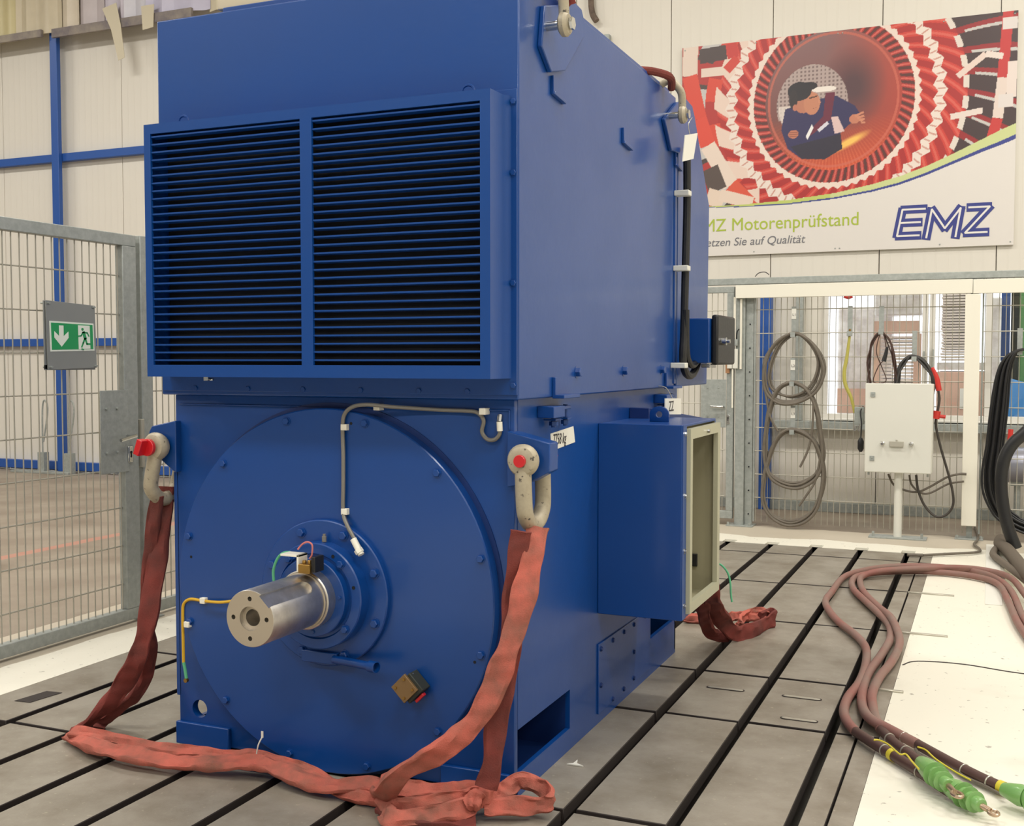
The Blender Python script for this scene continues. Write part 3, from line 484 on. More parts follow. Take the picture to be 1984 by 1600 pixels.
# back wall of joined panels, with two window openings
wall = MB()
WX = [.034 + 1.1295*k for k in range(-22, 9)]
wb = struct(MB().box(-26, 10, 12.36, 12.40, 2.45, 9.0).box(-26, -1.66, 12.36, 12.40, -.2, 2.45).box(.45, 10, 12.36, 12.40, -.2, 2.45).box(-1.66, .45, 12.36, 12.40, -.2, 1.0), 'wall_back', WALLP, flat=True)
for k in range(len(WX)-1):
    a, b = WX[k]+.004, WX[k+1]-.004
    if b < -1.66 or a > .45:
        build(MB().box(a, b, 12.30, 12.355, 0, 9.0), 'wall_panel', WALLP, wb, bevel=.003, seg=1)
    else:
        build(MB().box(a, b, 12.30, 12.355, 2.46, 9.0), 'wall_panel', WALLP, wb, bevel=.003, seg=1)
        lo = max(a, -26)
        build(MB().box(a, b, 12.30, 12.355, 0, .99), 'wall_panel', WALLP, wb, bevel=.003, seg=1)
        if a < -1.66: build(MB().box(a, -1.66, 12.30, 12.355, .99, 2.46), 'wall_panel', WALLP, wb, bevel=.003, seg=1)
        if b > .45: build(MB().box(.45, b, 12.30, 12.355, .99, 2.46), 'wall_panel', WALLP, wb, bevel=.003, seg=1)
WALLM = mat('hall_wall', (214, 213, 208), .7); WALLD = mat('hall_wall_grey', (120, 124, 130), .7)
struct(MB().box(-26.1, -26, -11, 12.4, 0, 9), 'wall_left', WALLM, flat=True)
struct(MB().box(10, 10.1, -11, 12.4, 0, 9), 'wall_right', WALLM, flat=True)
struct(MB().box(-26, 10, -11.1, -11, 0, 9), 'wall_front', WALLD, flat=True)
struct(MB().box(-26, 10, -11, 12.4, 9, 9.1), 'ceiling', WALLM, flat=True)
# windows
def window(x0, x1, name, mull):
    f = MB()
    t = .055
    f.box(x0, x1, 12.27, 12.34, 1.0, 1.0+t).box(x0, x1, 12.27, 12.34, 2.45-t, 2.45).box(x0, x0+t, 12.27, 12.34, 1.0+t, 2.45-t).box(x1-t, x1, 12.27, 12.34, 1.0+t, 2.45-t)
    o = struct(f, name, ALU, bevel=.004)
    for m_ in mull: build(MB().box(m_-.03, m_+.03, 12.275, 12.335, 1.0+t, 2.45-t), 'mullion', ALU, o, bevel=.004)
    xs = [x0+t] + [q for m_ in mull for q in (m_-.03, m_+.03)] + [x1-t]
    for a, b in zip(xs[::2], xs[1::2]): build(MB().box(a, b, 12.30, 12.306, 1.0+t, 2.45-t), 'pane', GLASS, o)
    build(MB().box(x0, x1, 12.20, 12.30, .985, 1.005), 'sill', ALU, o, bevel=.003)
    return o
w1 = window(-1.66, -.60, 'window_1', [])
build(MB().box(-.64, -.625, 12.24, 12.27, 1.55, 1.72), 'window_handle', GALV, w1, bevel=.003)
w2 = window(-.585, .45, 'window_2', [-.02])
build(MB().box(-.558, -.54, 12.23, 12.27, 1.52, 1.74), 'window_handle', GALV, w2, bevel=.003)
# galvanised ledge and skirting on the wall
struct(MB().box(-2.15, 9.9, 12.14, 12.295, .885, .975), 'trim_1', GALV, bevel=.004)
struct(MB().box(-5.0, 9.9, 12.22, 12.295, .0, .10), 'baseboard_back', GALV, bevel=.003)
struct(MB().box(-25.9, -5.02, 12.20, 12.295, .03, .15), 'baseboard_left', BLUECOL, bevel=.003)
# far left wall framing
cx = -12.33
t = thing('blue_column', 'slim blue steel column on the cream wall, seen through the left gate', 'column', (cx, 12.2, 0))
build(MB().box(cx-.066, cx+.066, 12.12, 12.19, .02, 6.28), 'column_shaft', BLUECOL, t, bevel=.006)
build(MB().box(cx-.15, cx+.15, 12.05, 12.2, .0, .02), 'base_plate', GALV, t)
for k, (nm, z0) in enumerate((('upper', 4.53), ('lower', 1.885))):
    tag(build(MB().box(-25.9, -5.2, 12.195, 12.29, z0-.055, z0+.055), 'wall_rail', BLUECOL, bevel=.004), 'horizontal blue %s rail fixed across the far cream wall' % nm, 'rail')
# small prop stands at the foot of the column
for dx, ln in ((-.22, .62), (.28, .62)):
    m_ = MB().tube([(cx+dx, 12.0, .15), (cx+dx+.01, 12.0, .9), (cx+dx+.06, 12.0, 1.05), (cx+dx+.11, 12.0, .9), (cx+dx+.02, 12.0, .45)], .012, 6)
    m_.box(cx+dx-.06, cx+dx+.06, 11.96, 12.06, .0, .30)
    tag(build(m_, 'floor_stand', GALV), 'grey steel stand with wire loop %s of the blue column' % ('left' if dx < 0 else 'right'), 'stand')
tag(build(MB().box(cx-.75, cx+.35, 11.9, 11.98, .0, .035), 'floor_rail', GALV, bevel=.004), 'flat grey metal bar lying on the floor by the far column', 'bar')
# blue post in the door opening on the right
tag(build(MB().box(-2.305, -2.188, 12.16, 12.29, 0, 2.42).box(-2.262, -2.252, 12.155, 12.17, 0, 2.42), 'blue_post', BLUECOL, bevel=.004), 'blue steel post standing behind the grey hanging cable coils', 'post')
tag(build(MB().box(-1.93, -1.86, 12.2, 12.29, .98, 2.44), 'wall_post', GALV, bevel=.004), 'grey upright profile between the blue post and the window', 'post')
# film strips hanging at the top left
SHC = [(190,168,118),(200,184,132),(208,196,148),(208,196,168),(214,202,180),(196,186,186),(198,190,200),(206,204,212),(196,192,212),(236,222,186),(214,204,176),(222,208,160)]
sh = thing('hanging_film', 'yellowish to lilac plastic film strips hanging along the upper left wall', 'film curtain', (-12, 12.1, 6.25))
x = -15.6; k = 0
while x < -8.6:
    wd = random.uniform(.34, .62)
    c = SHC[int(np.clip((x+14.6)/6*12, 0, 11))]
    mm = mat('film_%d' % k, c, .35, noise=(4, .5, tuple(int(q*.93) for q in c)))
    pts = []
    o = len(pts); nseg = 5
    fm = MB()
    vs = []; fs = []
    for i in range(nseg+1):
        u = x + wd*1.04*i/nseg
        for zz in (6.24 + .02*math.sin(k*2.1), 7.0, 8.4): vs.append((u, 12.08 + .03*math.sin(i*1.7+k) , zz))
    for i in range(nseg):
        for j in range(2): fs.append((i*3+j, (i+1)*3+j, (i+1)*3+j+1, i*3+j+1))
    fm.add(vs, fs); n0 = len(fm.v)
    fm.add([(a, b+.006, c_) for a, b, c_ in vs], [f[::-1] for f in fs])
    build(fm, 'film_strip', mm, sh)
    x += wd; k += 1
edge = mat('film_edge', (158, 148, 134), .6, noise=(2, .9, (90, 84, 100)))
build(MB().box(-15.6, -12.45, 12.02, 12.06, 6.21, 6.31), 'edge_rail', edge, sh)
build(MB().box(-12.25, -9.8, 12.02, 12.06, 6.17, 6.29), 'edge_rail', edge, sh)
torn = mat('torn_film', (206, 196, 170), .5)
build(MB().prism([(-11.3, 6.45), (-11.05, 6.5), (-10.98, 6.2), (-10.92, 5.75), (-11.03, 5.72), (-11.15, 6.15)], 'y', 12.0, 12.006), 'torn_flap', torn, sh)
build(MB().prism([(-10.62, 6.4), (-10.4, 6.4), (-10.42, 6.1), (-10.6, 6.08)], 'y', 12.0, 12.006), 'torn_flap', torn, sh)
# things outside the window
def stack(name, label, x0, x1, y0, y1, z0, z1, m, n, cat, tilt=0):
    t = thing(name, label, cat, ((x0+x1)/2, (y0+y1)/2, z0))
    h = (z1-z0)/n
    for i in range(n):
        dx = random.uniform(-.012, .012)
        build(MB().box(x0+dx, x1+dx, y0, y1, z0+i*h, z0+(i+1)*h-.25*h), 'layer', m, t)
    return t
tag(build(MB().box(-1.9, 1.4, 12.9, 15.5, -.3, .70), 'loading_ramp', mat('outside_concrete', (170,165,158), .8)), 'pale concrete loading ramp outside behind the windows', 'ramp')
t = thing('wrapped_pallet', 'tall film-wrapped white load behind the left window', 'pallet', (-1.2, 13.9, .7)); build(MB().box(-1.66, -1.05, 13.55, 14.4, .7, 2.25), 'wrapped_load', FILM, t, bevel=.03); build(MB().box(-1.62, -1.05, 13.28, 13.30, 1.02, 1.3), 'base_boards', CARD, t)
t = thing('carton_stack', 'open brown carton filled with stacked white sheets', 'carton', (-.95, 13.1, .7))
build(MB().box(-1.2, -.72, 12.98, 13.02, 1.92, 2.06).box(-1.2, -1.13, 12.98, 13.02, .9, 1.92).box(-.78, -.70, 12.98, 13.02, .9, 1.92), 'carton_wall', CARD, t)
for i in range(30): build(MB().box(-1.14+random.uniform(-.01,.01), -.78+random.uniform(-.01,.01), 13.03, 13.5, .72+i*.0395, .72+i*.0395+.026), 'sheet_layer', SHEETS, t)
build(MB().box(-1.2, -.70, 13.0, 13.5, 2.12, 2.45), 'wrapped_top', FILM, t, bevel=.02)
t = thing('wrapped_pallet', 'film-wrapped pallet of white sheets behind the right window', 'pallet', (-.25, 13.4, .7))
for i in range(26): build(MB().box(-.50+random.uniform(-.01,.01), -.13+random.uniform(-.01,.01), 13.1, 13.9, 1.62+i*.031, 1.62+i*.031+.022), 'sheet_layer', SHEETS, t)
build(MB().box(-.54, -.0, 13.05, 13.95, 1.52, 1.60), 'divider', FILM, t); build(MB().box(-.54, -.03, 13.02, 13.95, .72, 1.50), 'carton', CARD, t, bevel=.01); build(MB().box(-.30, -.14, 13.005, 13.019, 1.1, 1.32), 'paper_label', PAPER, t)
tag(build(MB().box(-.02, .10, 13.0, 13.4, .7, 2.3), 'wrapped_load', FILM, bevel=.02), 'narrow white wrapped load right of the white post', 'load')
tag(build(MB().box(.10, .19, 13.3, 13.5, 1.62, 2.6), 'blue_mast', BLUECOL), 'dark blue mast outside right of the white post', 'mast')
t = thing('green_machine', 'green machine column behind the black cable bundle', 'machine', (.4, 13.2, .7)); build(MB().box(.28, .36, 13.1, 13.5, .7, 2.6).box(.38, .62, 13.1, 13.5, .7, 2.6), 'machine_column', MGREEN, t, bevel=.02); build(MB().box(.20, .30, 13.4, 13.5, 1.1, 2.6), 'shadow_side', mat('shaded_olive', (70,72,58), .7), t)  # dark olive slab paints the machine's shaded side
tag(build(MB().prism([(.17, 1.02), (.62, 1.02), (.62, 1.16), (.45, 1.36), (.17, 1.44)], 'y', 12.98, 13.08), 'blue_sack', LBLUE, bevel=.02), 'light blue sack behind the black cables', 'sack')
# silver drum beyond the fence on the right
tag(build(MB().lathe([(.16, 0), (.17, .02), (.17, .7), (.16, .72)], (.10, 11.7, .62), (1, .1, 0), 28), 'silver_drum', SILV), 'silver drum behind the fence at the right edge', 'drum')
tag(build(MB().cyl((.26, 11.7, .0), (.26, 11.7, .46), .03).cyl((.6, 11.7, .0), (.6, 11.7, .46), .03).box(.2, .66, 11.67, 11.73, .42, .47), 'drum_stand', GALV), 'grey trestle carrying the silver drum', 'stand')
# ============================================================ POSTER
def poster():
    x0, x1, z0, z1 = -3.215, .19, 2.783, 5.095
    t = thing('wall_poster', 'large motor test bay poster with a worker inside a red stator bore', 'poster', ((x0+x1)/2, 12.27, z0))
    nx, nz = 500, 340
    X, Z = np.meshgrid(np.linspace(x0, x1, nx+1), np.linspace(z0, z1, nz+1))
    C = np.zeros((nz+1, nx+1, 3)); rng = np.random.RandomState(4)
    def col(c): return np.array(c, float)
    def paint(mask, c, a=1.0):
        c = np.array(c, float); a = np.clip(np.asarray(a, float)*mask, 0, 1)[..., None]
        C[:] = C*(1-a) + c*a
    C[:] = (228, 222, 214)
    cu = np.array(D['curve']); cb = np.array(D['curveB'])
    zc = np.interp(X, cu[:, 0], cu[:, 2]); zb = np.interp(X, cb[:, 0], cb[:, 2])
    art = Z > zc
    ex = (X+1.59)/.70; ez = (Z-4.38)/.735; r = np.hypot(ex, ez); a = np.arctan2(ez, ex)
    tri = lambda q: 2*np.abs(q/(2*PI) % 1 - .5)*2-1
    # outer coil field
    k = a*44 + r*22; paint(art, (170, 44, 42)); paint(art & (np.sin(k) > .1), (205, 60, 50)); paint(art & (np.sin(k) > .85), (216, 92, 78))
    left = X < -2.35
    ko = a*26 + r*3
    paint(art & (r > 1.9) & ~left, (66, 50, 50)); paint(art & (r > 1.9) & ~left & (np.sin(ko*1.6) > .55), (150, 40, 42)); paint(art & (r > 2.0) & ~left & (np.sin(ko*1.6+.6) > .93), (200, 196, 190))
    paint(art & (r > 1.84) & (r < 1.92) & ~left & (np.sin(ko*1.6) < .3), (226, 214, 202))
    # left: chunky coil ends
    kl = a*17
    paint(art & (r > 1.75) & left, (176, 50, 46)); m = art & (r > 1.95) & (r < 2.22) & left
    paint(m & (np.sin(kl) > -.2), (72, 62, 58)); paint(m & (np.sin(kl) > .35), (196, 192, 188))
    paint(art & (r > 1.72) & (r < 1.95) & left & (np.sin(kl+1.2) > 0), (214, 68, 50))
    paint(art & (r > 1.55) & (r < 1.8) & left & (np.sin(a*20 + r*9) > -.25), (232, 206, 190))
    # zig-zag white lacing
    z1r = 1.215 + .022*tri(a*58 + r*4); paint(art & (np.abs(r - z1r) < .045), (236, 216, 202))
    z2r = 1.53 + .035*tri(a*46 - r*4); paint(art & (np.abs(r - z2r) < .065), (236, 220, 208)); paint(art & (np.abs(r - z2r) < .05) & (np.sin(a*92) > .8), (205, 150, 135))
    # fingers round the rim
    kf = a*66 + (r-1)*20; m = art & (r > 1) & (r < 1.18); paint(m, (92, 48, 44)); paint(m & (np.sin(kf) > -.15), (176, 54, 50)); paint(m & (np.sin(kf) > .75), (212, 96, 84))
    # bore
    m = art & (r < 1); up = np.clip(ez*.7+.35, 0, 1); rt = np.clip(ex*.9+.1, 0, 1); dn = np.clip(-ez*1.1-.25, 0, 1)
    paint(m, (118, 66, 60)); paint(m, (132, 98, 98), up); paint(m, (184, 66, 52), rt*.85); paint(m, (226, 82, 46), dn)
    paint(m & (np.sin(a*120) > .6), (236, 140, 90), dn*.5); paint(m & (r > .93) & (r < .965), (206, 104, 84), .7)
    dk = np.hypot((X+1.38)/.28, (Z-4.50)/.36); paint(m, (84, 58, 62), np.clip(1.25-dk, 0, 1))
    far = np.hypot((X+1.80)/.37, (Z-4.35)/.42); mesh_ = (np.sin(X*150) > .2) & (np.sin(Z*150) > 0)
    paint(m & (far < 1) & (Z > 4.2), (176, 156, 150)); paint(m & (far < 1) & mesh_ & (Z > 4.2), (120, 100, 98))
    paint(m & (np.hypot((X+1.68)/.13, (Z-4.50)/.03) < 1), (238, 228, 218))
    paint(m & (far < .95) & (Z < 4.35) & (X < -1.98), (226, 214, 204), .8)
    gl = np.hypot(((X+1.42)*.9+(Z-3.92)*.43)/.17, ((Z-3.92)*.9-(X+1.42)*.43)/.035); paint(m, (250, 196, 92), np.clip(1.6-gl, 0, 1))
    def poly(pts, c, alpha=1.0):
        ins = np.zeros(X.shape, bool); n = len(pts)
        for i in range(n):
            xa, za = pts[i]; xb, zb_ = pts[(i+1) % n]
            cnd = ((za > Z) != (zb_ > Z)) & (X < (xb-xa)*(Z-za)/((zb_-za) or 1e-9) + xa); ins ^= cnd
        paint(ins & art, c, alpha)
    def ell(cx_, cz_, rx, rz, c, al=1.0): paint((np.hypot((X-cx_)/rx, (Z-cz_)/rz) < 1) & art, c, al)
    # worker in blue overalls leaning through the bore
    poly([(-2.08, 4.32), (-1.95, 4.36), (-1.72, 4.40), (-1.55, 4.42), (-1.36, 4.30), (-1.30, 4.20), (-1.42, 4.10), (-1.50, 4.02), (-1.48, 3.86), (-1.66, 3.76), (-1.90, 3.78), (-2.05, 3.90), (-2.12, 4.10)], (50, 46, 84))
    poly([(-2.02, 3.92), (-1.5, 4.02), (-1.48, 3.86), (-1.66, 3.76), (-1.90, 3.78)], (46, 42, 56))
    poly([(-1.66, 4.46), (-1.56, 4.46), (-1.60, 4.18), (-1.78, 4.04), (-1.86, 4.00), (-1.84, 4.06), (-1.68, 4.22)], (104, 40, 58))
    poly([(-1.74, 4.08), (-1.64, 4.16), (-1.62, 4.13), (-1.72, 4.05)], (218, 214, 224))
    poly([(-1.60, 4.20), (-1.53, 4.20), (-1.46, 4.04), (-1.56, 4.02)], (222, 190, 186))
    poly([(-1.86, 4.02), (-1.84, 3.98), (-1.78, 4.10), (-1.80, 4.14)], (240, 238, 236))
    ell(-1.885, 4.40, .115, .135, (186, 118, 92)); ell(-1.80, 4.36, .085, .12, (196, 128, 98)); ell(-1.93, 4.50, .125, .10, (44, 40, 44)); ell(-1.845, 4.545, .10, .045, (44, 40, 44)); ell(-1.995, 4.42, .045, .10, (50, 44, 46))
    ell(-1.975, 4.33, .025, .035, (188, 116, 92)); poly([(-1.83, 4.425), (-1.74, 4.44), (-1.745, 4.427), (-1.83, 4.41)], (70, 48, 42)); poly([(-1.79, 4.31), (-1.745, 4.315), (-1.79, 4.30)], (120, 58, 54)); poly([(-1.73, 4.42), (-1.705, 4.36), (-1.735, 4.355)], (204, 136, 106))
    ell(-1.36, 4.16, .055, .05, (196, 122, 94))
    for q in range(4): poly([(-1.36+q*.02, 4.20-q*.022), (-1.27+q*.006, 4.235-q*.038), (-1.265+q*.006, 4.215-q*.038), (-1.35+q*.02, 4.175-q*.022)], (206, 134, 104))
    ell(-1.99, 4.05, .055, .045, (190, 116, 90)); [paint((np.abs(Z-(4.03+.02*q)) < .003) & (np.hypot((X+1.99)/.05, (Z-4.05)/.04) < 1), (120, 66, 54)) for q in range(3)]
    # heavy straps: left diagonal, top left, right
    def strap(pts, wd, cs):
        for (p, q, c) in zip(pts[:-1], pts[1:], cs):
            dx, dz = q[0]-p[0], q[1]-p[1]; L = math.hypot(dx, dz); nx_, nz_ = -dz/L*wd/2, dx/L*wd/2
            poly([(p[0]+nx_, p[1]+nz_), (q[0]+nx_, q[1]+nz_), (q[0]-nx_, q[1]-nz_), (p[0]-nx_, p[1]-nz_)], c)
    strap([(-3.12, 5.10), (-3.13, 4.78), (-3.02, 4.30), (-2.92, 4.00), (-2.66, 3.55), (-2.45, 3.33)], .17, [(226, 206, 190), (216, 70, 52), (220, 72, 54), (232, 212, 196), (218, 82, 58)])
    strap([(-2.9, 3.75), (-2.8, 3.5), (-2.86, 3.33)], .2, [(84, 70, 64), (230, 208, 188)]); strap([(-2.78, 3.45), (-2.42, 3.34)], .13, [(232, 210, 192)])
    strap([(-3.02, 4.98), (-2.72, 5.0), (-2.60, 5.02)], .16, [(70, 56, 54), (196, 54, 48)]); strap([(-3.0, 4.80), (-2.72, 4.80), (-2.6, 4.92)], .10, [(228, 208, 192), (206, 62, 50)])
    strap([(.10, 5.10), (.08, 4.78), (.06, 4.45), (.02, 4.05), (-.03, 3.86)], .10, [(196, 52, 50), (196, 52, 50), (228, 210, 198), (200, 56, 52)])
    strap([(-.36, 4.50), (-.10, 4.70), (.06, 4.66)], .06, [(230, 208, 196), (232, 216, 206)]); strap([(.15, 4.6), (.14, 4.25)], .09, [(232, 216, 206)]); strap([(-.42, 4.10), (-.12, 4.14)], .06, [(230, 214, 204)]); strap([(.02, 4.22), (.16, 4.22)], .13, [(226, 216, 210)]); strap([(.05, 4.98), (.19, 4.98)], .12, [(224, 214, 208)])
    C[:] = C*.93 + 14
    paint(~art & (Z > zb-.004), (204, 212, 150)); paint(~art & (Z > zb-.004) & (X < -1.6), (192, 204, 112))
    th_ = np.interp(X, [-2.9, -1.5, -.4, .19], [.006, .018, .03, .045]); paint(~art & (Z <= zb) & (Z > zb-th_), (64, 72, 142))
    me = bpy.data.meshes.new('print'); n = (nx+1)*(nz+1)
    co = np.stack([X.ravel(), np.zeros(n), Z.ravel()], 1)
    c0 = Vector(((x0+x1)/2, 12.262, (z0+z1)/2)); co[:, 0] -= c0.x; co[:, 2] -= c0.z
    ii = np.arange(nx*nz); q = ii % nx; p = ii // nx; i0 = p*(nx+1)+q
    faces = np.stack([i0, i0+1, i0+nx+2, i0+nx+1], 1)
    me.vertices.add(n); me.vertices.foreach_set('co', co.ravel().astype(np.float32))
    me.loops.add(len(faces)*4); me.loops.foreach_set('vertex_index', faces.ravel().astype(np.int32))
    me.polygons.add(len(faces)); me.polygons.foreach_set('loop_start', (np.arange(len(faces))*4).astype(np.int32)); me.update()
    ca = me.color_attributes.new('ink', 'FLOAT_COLOR', 'POINT'); s = C/255; s = np.where(s < .04, s/12.92, ((s+.055)/1.055)**2.4)
    ca.data.foreach_set('color', np.concatenate([s.reshape(-1, 3), np.ones((n, 1))], 1).ravel().astype(np.float32))
    m = bpy.data.materials.new('printed_picture'); m.use_nodes = True; at = m.node_tree.nodes.new('ShaderNodeAttribute'); at.attribute_name = 'ink'
    m.node_tree.links.new(at.outputs['Color'], m.node_tree.nodes['Principled BSDF'].inputs['Base Color']); m.node_tree.nodes['Principled BSDF'].inputs['Roughness'].default_value = .35
    me.materials.append(m); o = bpy.data.objects.new('print', me); COL.objects.link(o); put(o, c0, t)
    for a_, b_ in ((x0, -1.52), (-1.515, x1)): build(MB().box(a_, b_, 12.264, 12.29, z0, z1), 'board', PAPER, t, bevel=.002, seg=1)
    # logo: thick blue letters with a white inline
    letters = [[(-.66, 3.195), (-.875, 3.195), (-.925, 2.905), (-.71, 2.905)], [(-.89, 3.05), (-.70, 3.05)], [(-.645, 2.885), (-.59, 3.19), (-.565, 3.19), (-.44, 2.99), (-.315, 3.19), (-.285, 3.19), (-.335, 2.885)], [(-.245, 3.185), (-.03, 3.185), (-.27, 2.91), (-.045, 2.91)]]
    letters = [[(-.645, 3.185), (-.868, 3.185), (-.918, 2.915), (-.70, 2.915)], [(-.88, 3.05), (-.69, 3.05)], [(-.632, 2.885), (-.582, 3.175), (-.455, 2.975), (-.307, 3.175), (-.352, 2.885)], [(-.232, 3.175), (-.035, 3.175), (-.262, 2.92), (-.055, 2.92)]]
    bl = MB(); wh = MB()
    def stroke(mb, p, q, wd, y0, y1, ext):
        p = Vector(p); q = Vector(q); d = (q-p).normalized(); n_ = Vector((-d.y, d.x))*wd/2; p = p-d*ext; q = q+d*ext
        mb.prism([tuple(p+n_), tuple(q+n_), tuple(q-n_), tuple(p-n_)], 'y', y0, y1)
    ks = 0
    for L in letters:
        for p, q in zip(L[:-1], L[1:]): ks += 1; stroke(bl, p, q, .086, 12.2590-ks*.0001, 12.2605, .020); stroke(wh, p, q, .019, 12.2570-ks*.0001, 12.2583, .004)
    build(bl, 'logo_outline', LOGOB, t); build(wh, 'logo_inline', LOGOW, t)
    text('EMZ Motorenprüfstand', -3.045, 3.052, .197, t, TXTG, 'title_lettering', 12.2600, width=1.74, nrm='y')
    text('Setzen Sie auf Qualität', -2.985, 2.888, .125, t, TXTK, 'slogan_lettering', 12.2600, width=1.135, nrm='y', shear=.2)
    sc = MB()
    for sx in (x0+.03, -1.54, -1.495, -.5, -2.4, x1-.03):
        for sz in (z0+.03, z1-.03): sc.lathe([(.008, 0), (.006, .004)], (sx, 12.261, sz), (0, -1, 0), 8)
    build(sc, 'mounting_screws', GALV, t)
def text(body, x, z, size, parent, m, name, y, width=None, nrm='y', shear=0, extr=.0012, rotz=0):
    cu = bpy.data.curves.new(name, 'FONT'); cu.body = body; cu.size = size; cu.extrude = extr; cu.shear = shear
    o = bpy.data.objects.new(name, cu); COL.objects.link(o); bpy.context.view_layer.update()
    dg = bpy.context.evaluated_depsgraph_get(); me = bpy.data.meshes.new_from_object(o.evaluated_get(dg)); bpy.data.objects.remove(o, do_unlink=True)
    xs = [v.co.x for v in me.vertices]; sx = (width / (max(xs)-min(xs))) if width else 1
    if nrm == 'y': M = Matrix(((sx, 0, 0, -min(xs)*sx), (0, 0, 1, 0), (0, 1, 0, 0), (0, 0, 0, 1)))
    else: M = Matrix(((0, 0, 1, 0), (sx, 0, 0, -min(xs)*sx), (0, 1, 0, 0), (0, 0, 0, 1)))
    me.transform(M); me.materials.clear(); me.materials.append(m)
    o = bpy.data.objects.new(name, me); COL.objects.link(o)
    if nrm == 'y': put(o, (x, y, z), parent)
    else: put(o, (y, x, z), parent)
    return o
poster()
# ============================================================ MOTOR
CX, CZ = -2.355, .725
mo = thing('electric_motor', 'large blue electric motor with louvred front hood and bare shaft end', 'motor', (CX, 4.8, 0))
XL, XR = -3.125, -1.585
fp = build(MB().box(XL, XR, 3.70, 3.735, .02, 1.482), 'front_plate', BLUE, mo, bevel=.004)
cutout(fp, MB().cyl((-3.02, 3.6, .165), (-3.02, 3.8, .165), .038, 24))
build(MB().box(-3.10, -1.60, 3.694, 3.701, 1.44, 1.447).box(-1.607, -1.60, 3.694, 3.701, 1.36, 1.447).box(-3.14, -3.115, 3.70, 3.74, .21, 1.16), 'front_rib', BLUE, mo, bevel=.003)
build(MB().box(XL-.006, -2.86, 3.68, 3.70, .01, .105), 'foot', BLUE, mo, bevel=.004)
build(MB().box(-1.88, -1.60, 3.68, 3.70, .01, .10), 'foot', BLUE, mo, bevel=.004)
def side(x0, x1):
    m_ = MB()
    ys = [3.735, 4.30, 5.462, 5.98]
    m_.box(x0, x1, 3.735, 4.29, .255, .37).box(x0, x1, 3.735, 4.29, .0, .09)
    m_.box(x0, x1, 4.29, 5.462, 0, .37)
    m_.box(x0, x1, 5.462, 5.95, 0, .19).box(x0, x1, 5.95, 5.98, 0, .37)
    return m_
body = side(XR-.02, XR); b_ = side(XL, XL+.02); body.add(b_.v, b_.f); body.add([(XL,3.735,.37),(XR,3.735,.37),(XR,5.98,.37),(XL,5.98,.37),(XL,3.735,1.483),(XR,3.735,1.483),(XR,5.98,1.483),(XL,5.98,1.483)], [(0,3,2,1),(4,5,6,7),(0,1,5,4),(1,2,6,5),(2,3,7,6),(3,0,4,7)])
build(body, 'frame', BLUE, mo)
build(MB().box(XL+.02, XR-.02, 3.74, 4.29, .0, .012), 'base_pan', BLUEIN, mo)
build(MB().box(XL, XR, 5.96, 5.98, .02, .37), 'base_rear', BLUE, mo)
build(MB().box(XL+.02, XR-.02, 4.29, 4.31, .0, .37), 'base_web', BLUEIN, mo)
# end cover
dsk = build(MB().lathe([(.715, 0), (.715, .052), (.711, .056)], (CX, 3.70, CZ), (0, -1, 0), 96), 'end_cover', BLUE, mo)
build(MB().lathe([(.735, 0), (.735, .006)], (CX, 3.70, CZ), (0, -1, 0), 96), 'cover_seat', BLUEIN, mo)
bp = [(CX+.685*math.cos(math.radians(15+30*k)), 3.644, CZ+.685*math.sin(math.radians(15+30*k))) for k in range(12)]
bolts(hexbolt(.0145, .013), bp, BLUE, dsk)
hb = MB()
for a, rr in ((80, .69), (-18, .69), (172, .68)): hb.lathe([(.006, 0), (.006, .0012)], (CX+rr*math.cos(math.radians(a))*.97, 3.6445, CZ+rr*math.sin(math.radians(a))*.97), (0,-1,0), 12)
build(hb, 'tapped_holes', DARK, dsk)
# bearing housing
bh = build(MB().lathe([(.285, 0), (.285, .022), (.281, .026)], (CX, 3.645, CZ), (0, -1, 0), 72), 'bearing_flange', BLUE, mo)
b2 = [(CX+.25*math.cos(math.radians(22.5+45*k)), 3.618, CZ+.25*math.sin(math.radians(22.5+45*k))) for k in range(8)]
bolts(hexbolt(.0165, .015), b2, BLUE, bh)
cap = build(MB().lathe([(.205, 0), (.205, .055), (.201, .06), (.165, .06), (.160, .052), (.150, .052), (.150, .085), (.147, .088), (.11, .088)], (CX, 3.62, CZ), (0, -1, 0), 72), 'bearing_cap', BLUE, mo)
b3 = [(CX+.178*math.cos(math.radians(k)), 3.559, CZ+.178*math.sin(math.radians(k))) for k in (48, -40, 130, -130)]
bolts(hexbolt(.0145, .013), b3, BLUE, cap)
bolts(hexbolt(.007, .006), [(CX+.13*math.cos(math.radians(k)), 3.532, CZ+.13*math.sin(math.radians(k))) for k in (5, 95, 185, 275)], BLUE, cap)
for k in (15, 62): build(MB().lathe([(.007, 0), (.007, .001)], (CX+.18*math.cos(math.radians(k)), 3.5595, CZ+.18*math.sin(math.radians(k))), (0,-1,0), 12), 'tapped_hole', DARK, cap)
build(MB().box(CX-.09, CX+.07, 3.60, 3.645, .455, .50), 'drain_box', BLUE, mo, bevel=.003)
build(MB().lathe([(.016, 0), (.016, .19), (.022, .192), (.022, .225), (.018, .226), (.018, .20)], (CX+.06, 3.60, .478), (1, -.25, .03), 16), 'drain_pipe', BLUE, mo)
build(MB().lathe([(.009, 0), (.009, .02), (.006, .022), (.006, .03)], (CX+.02, 3.60, CZ+.205), (0,0,1), 10), 'grease_nipple', CONDUIT, mo)
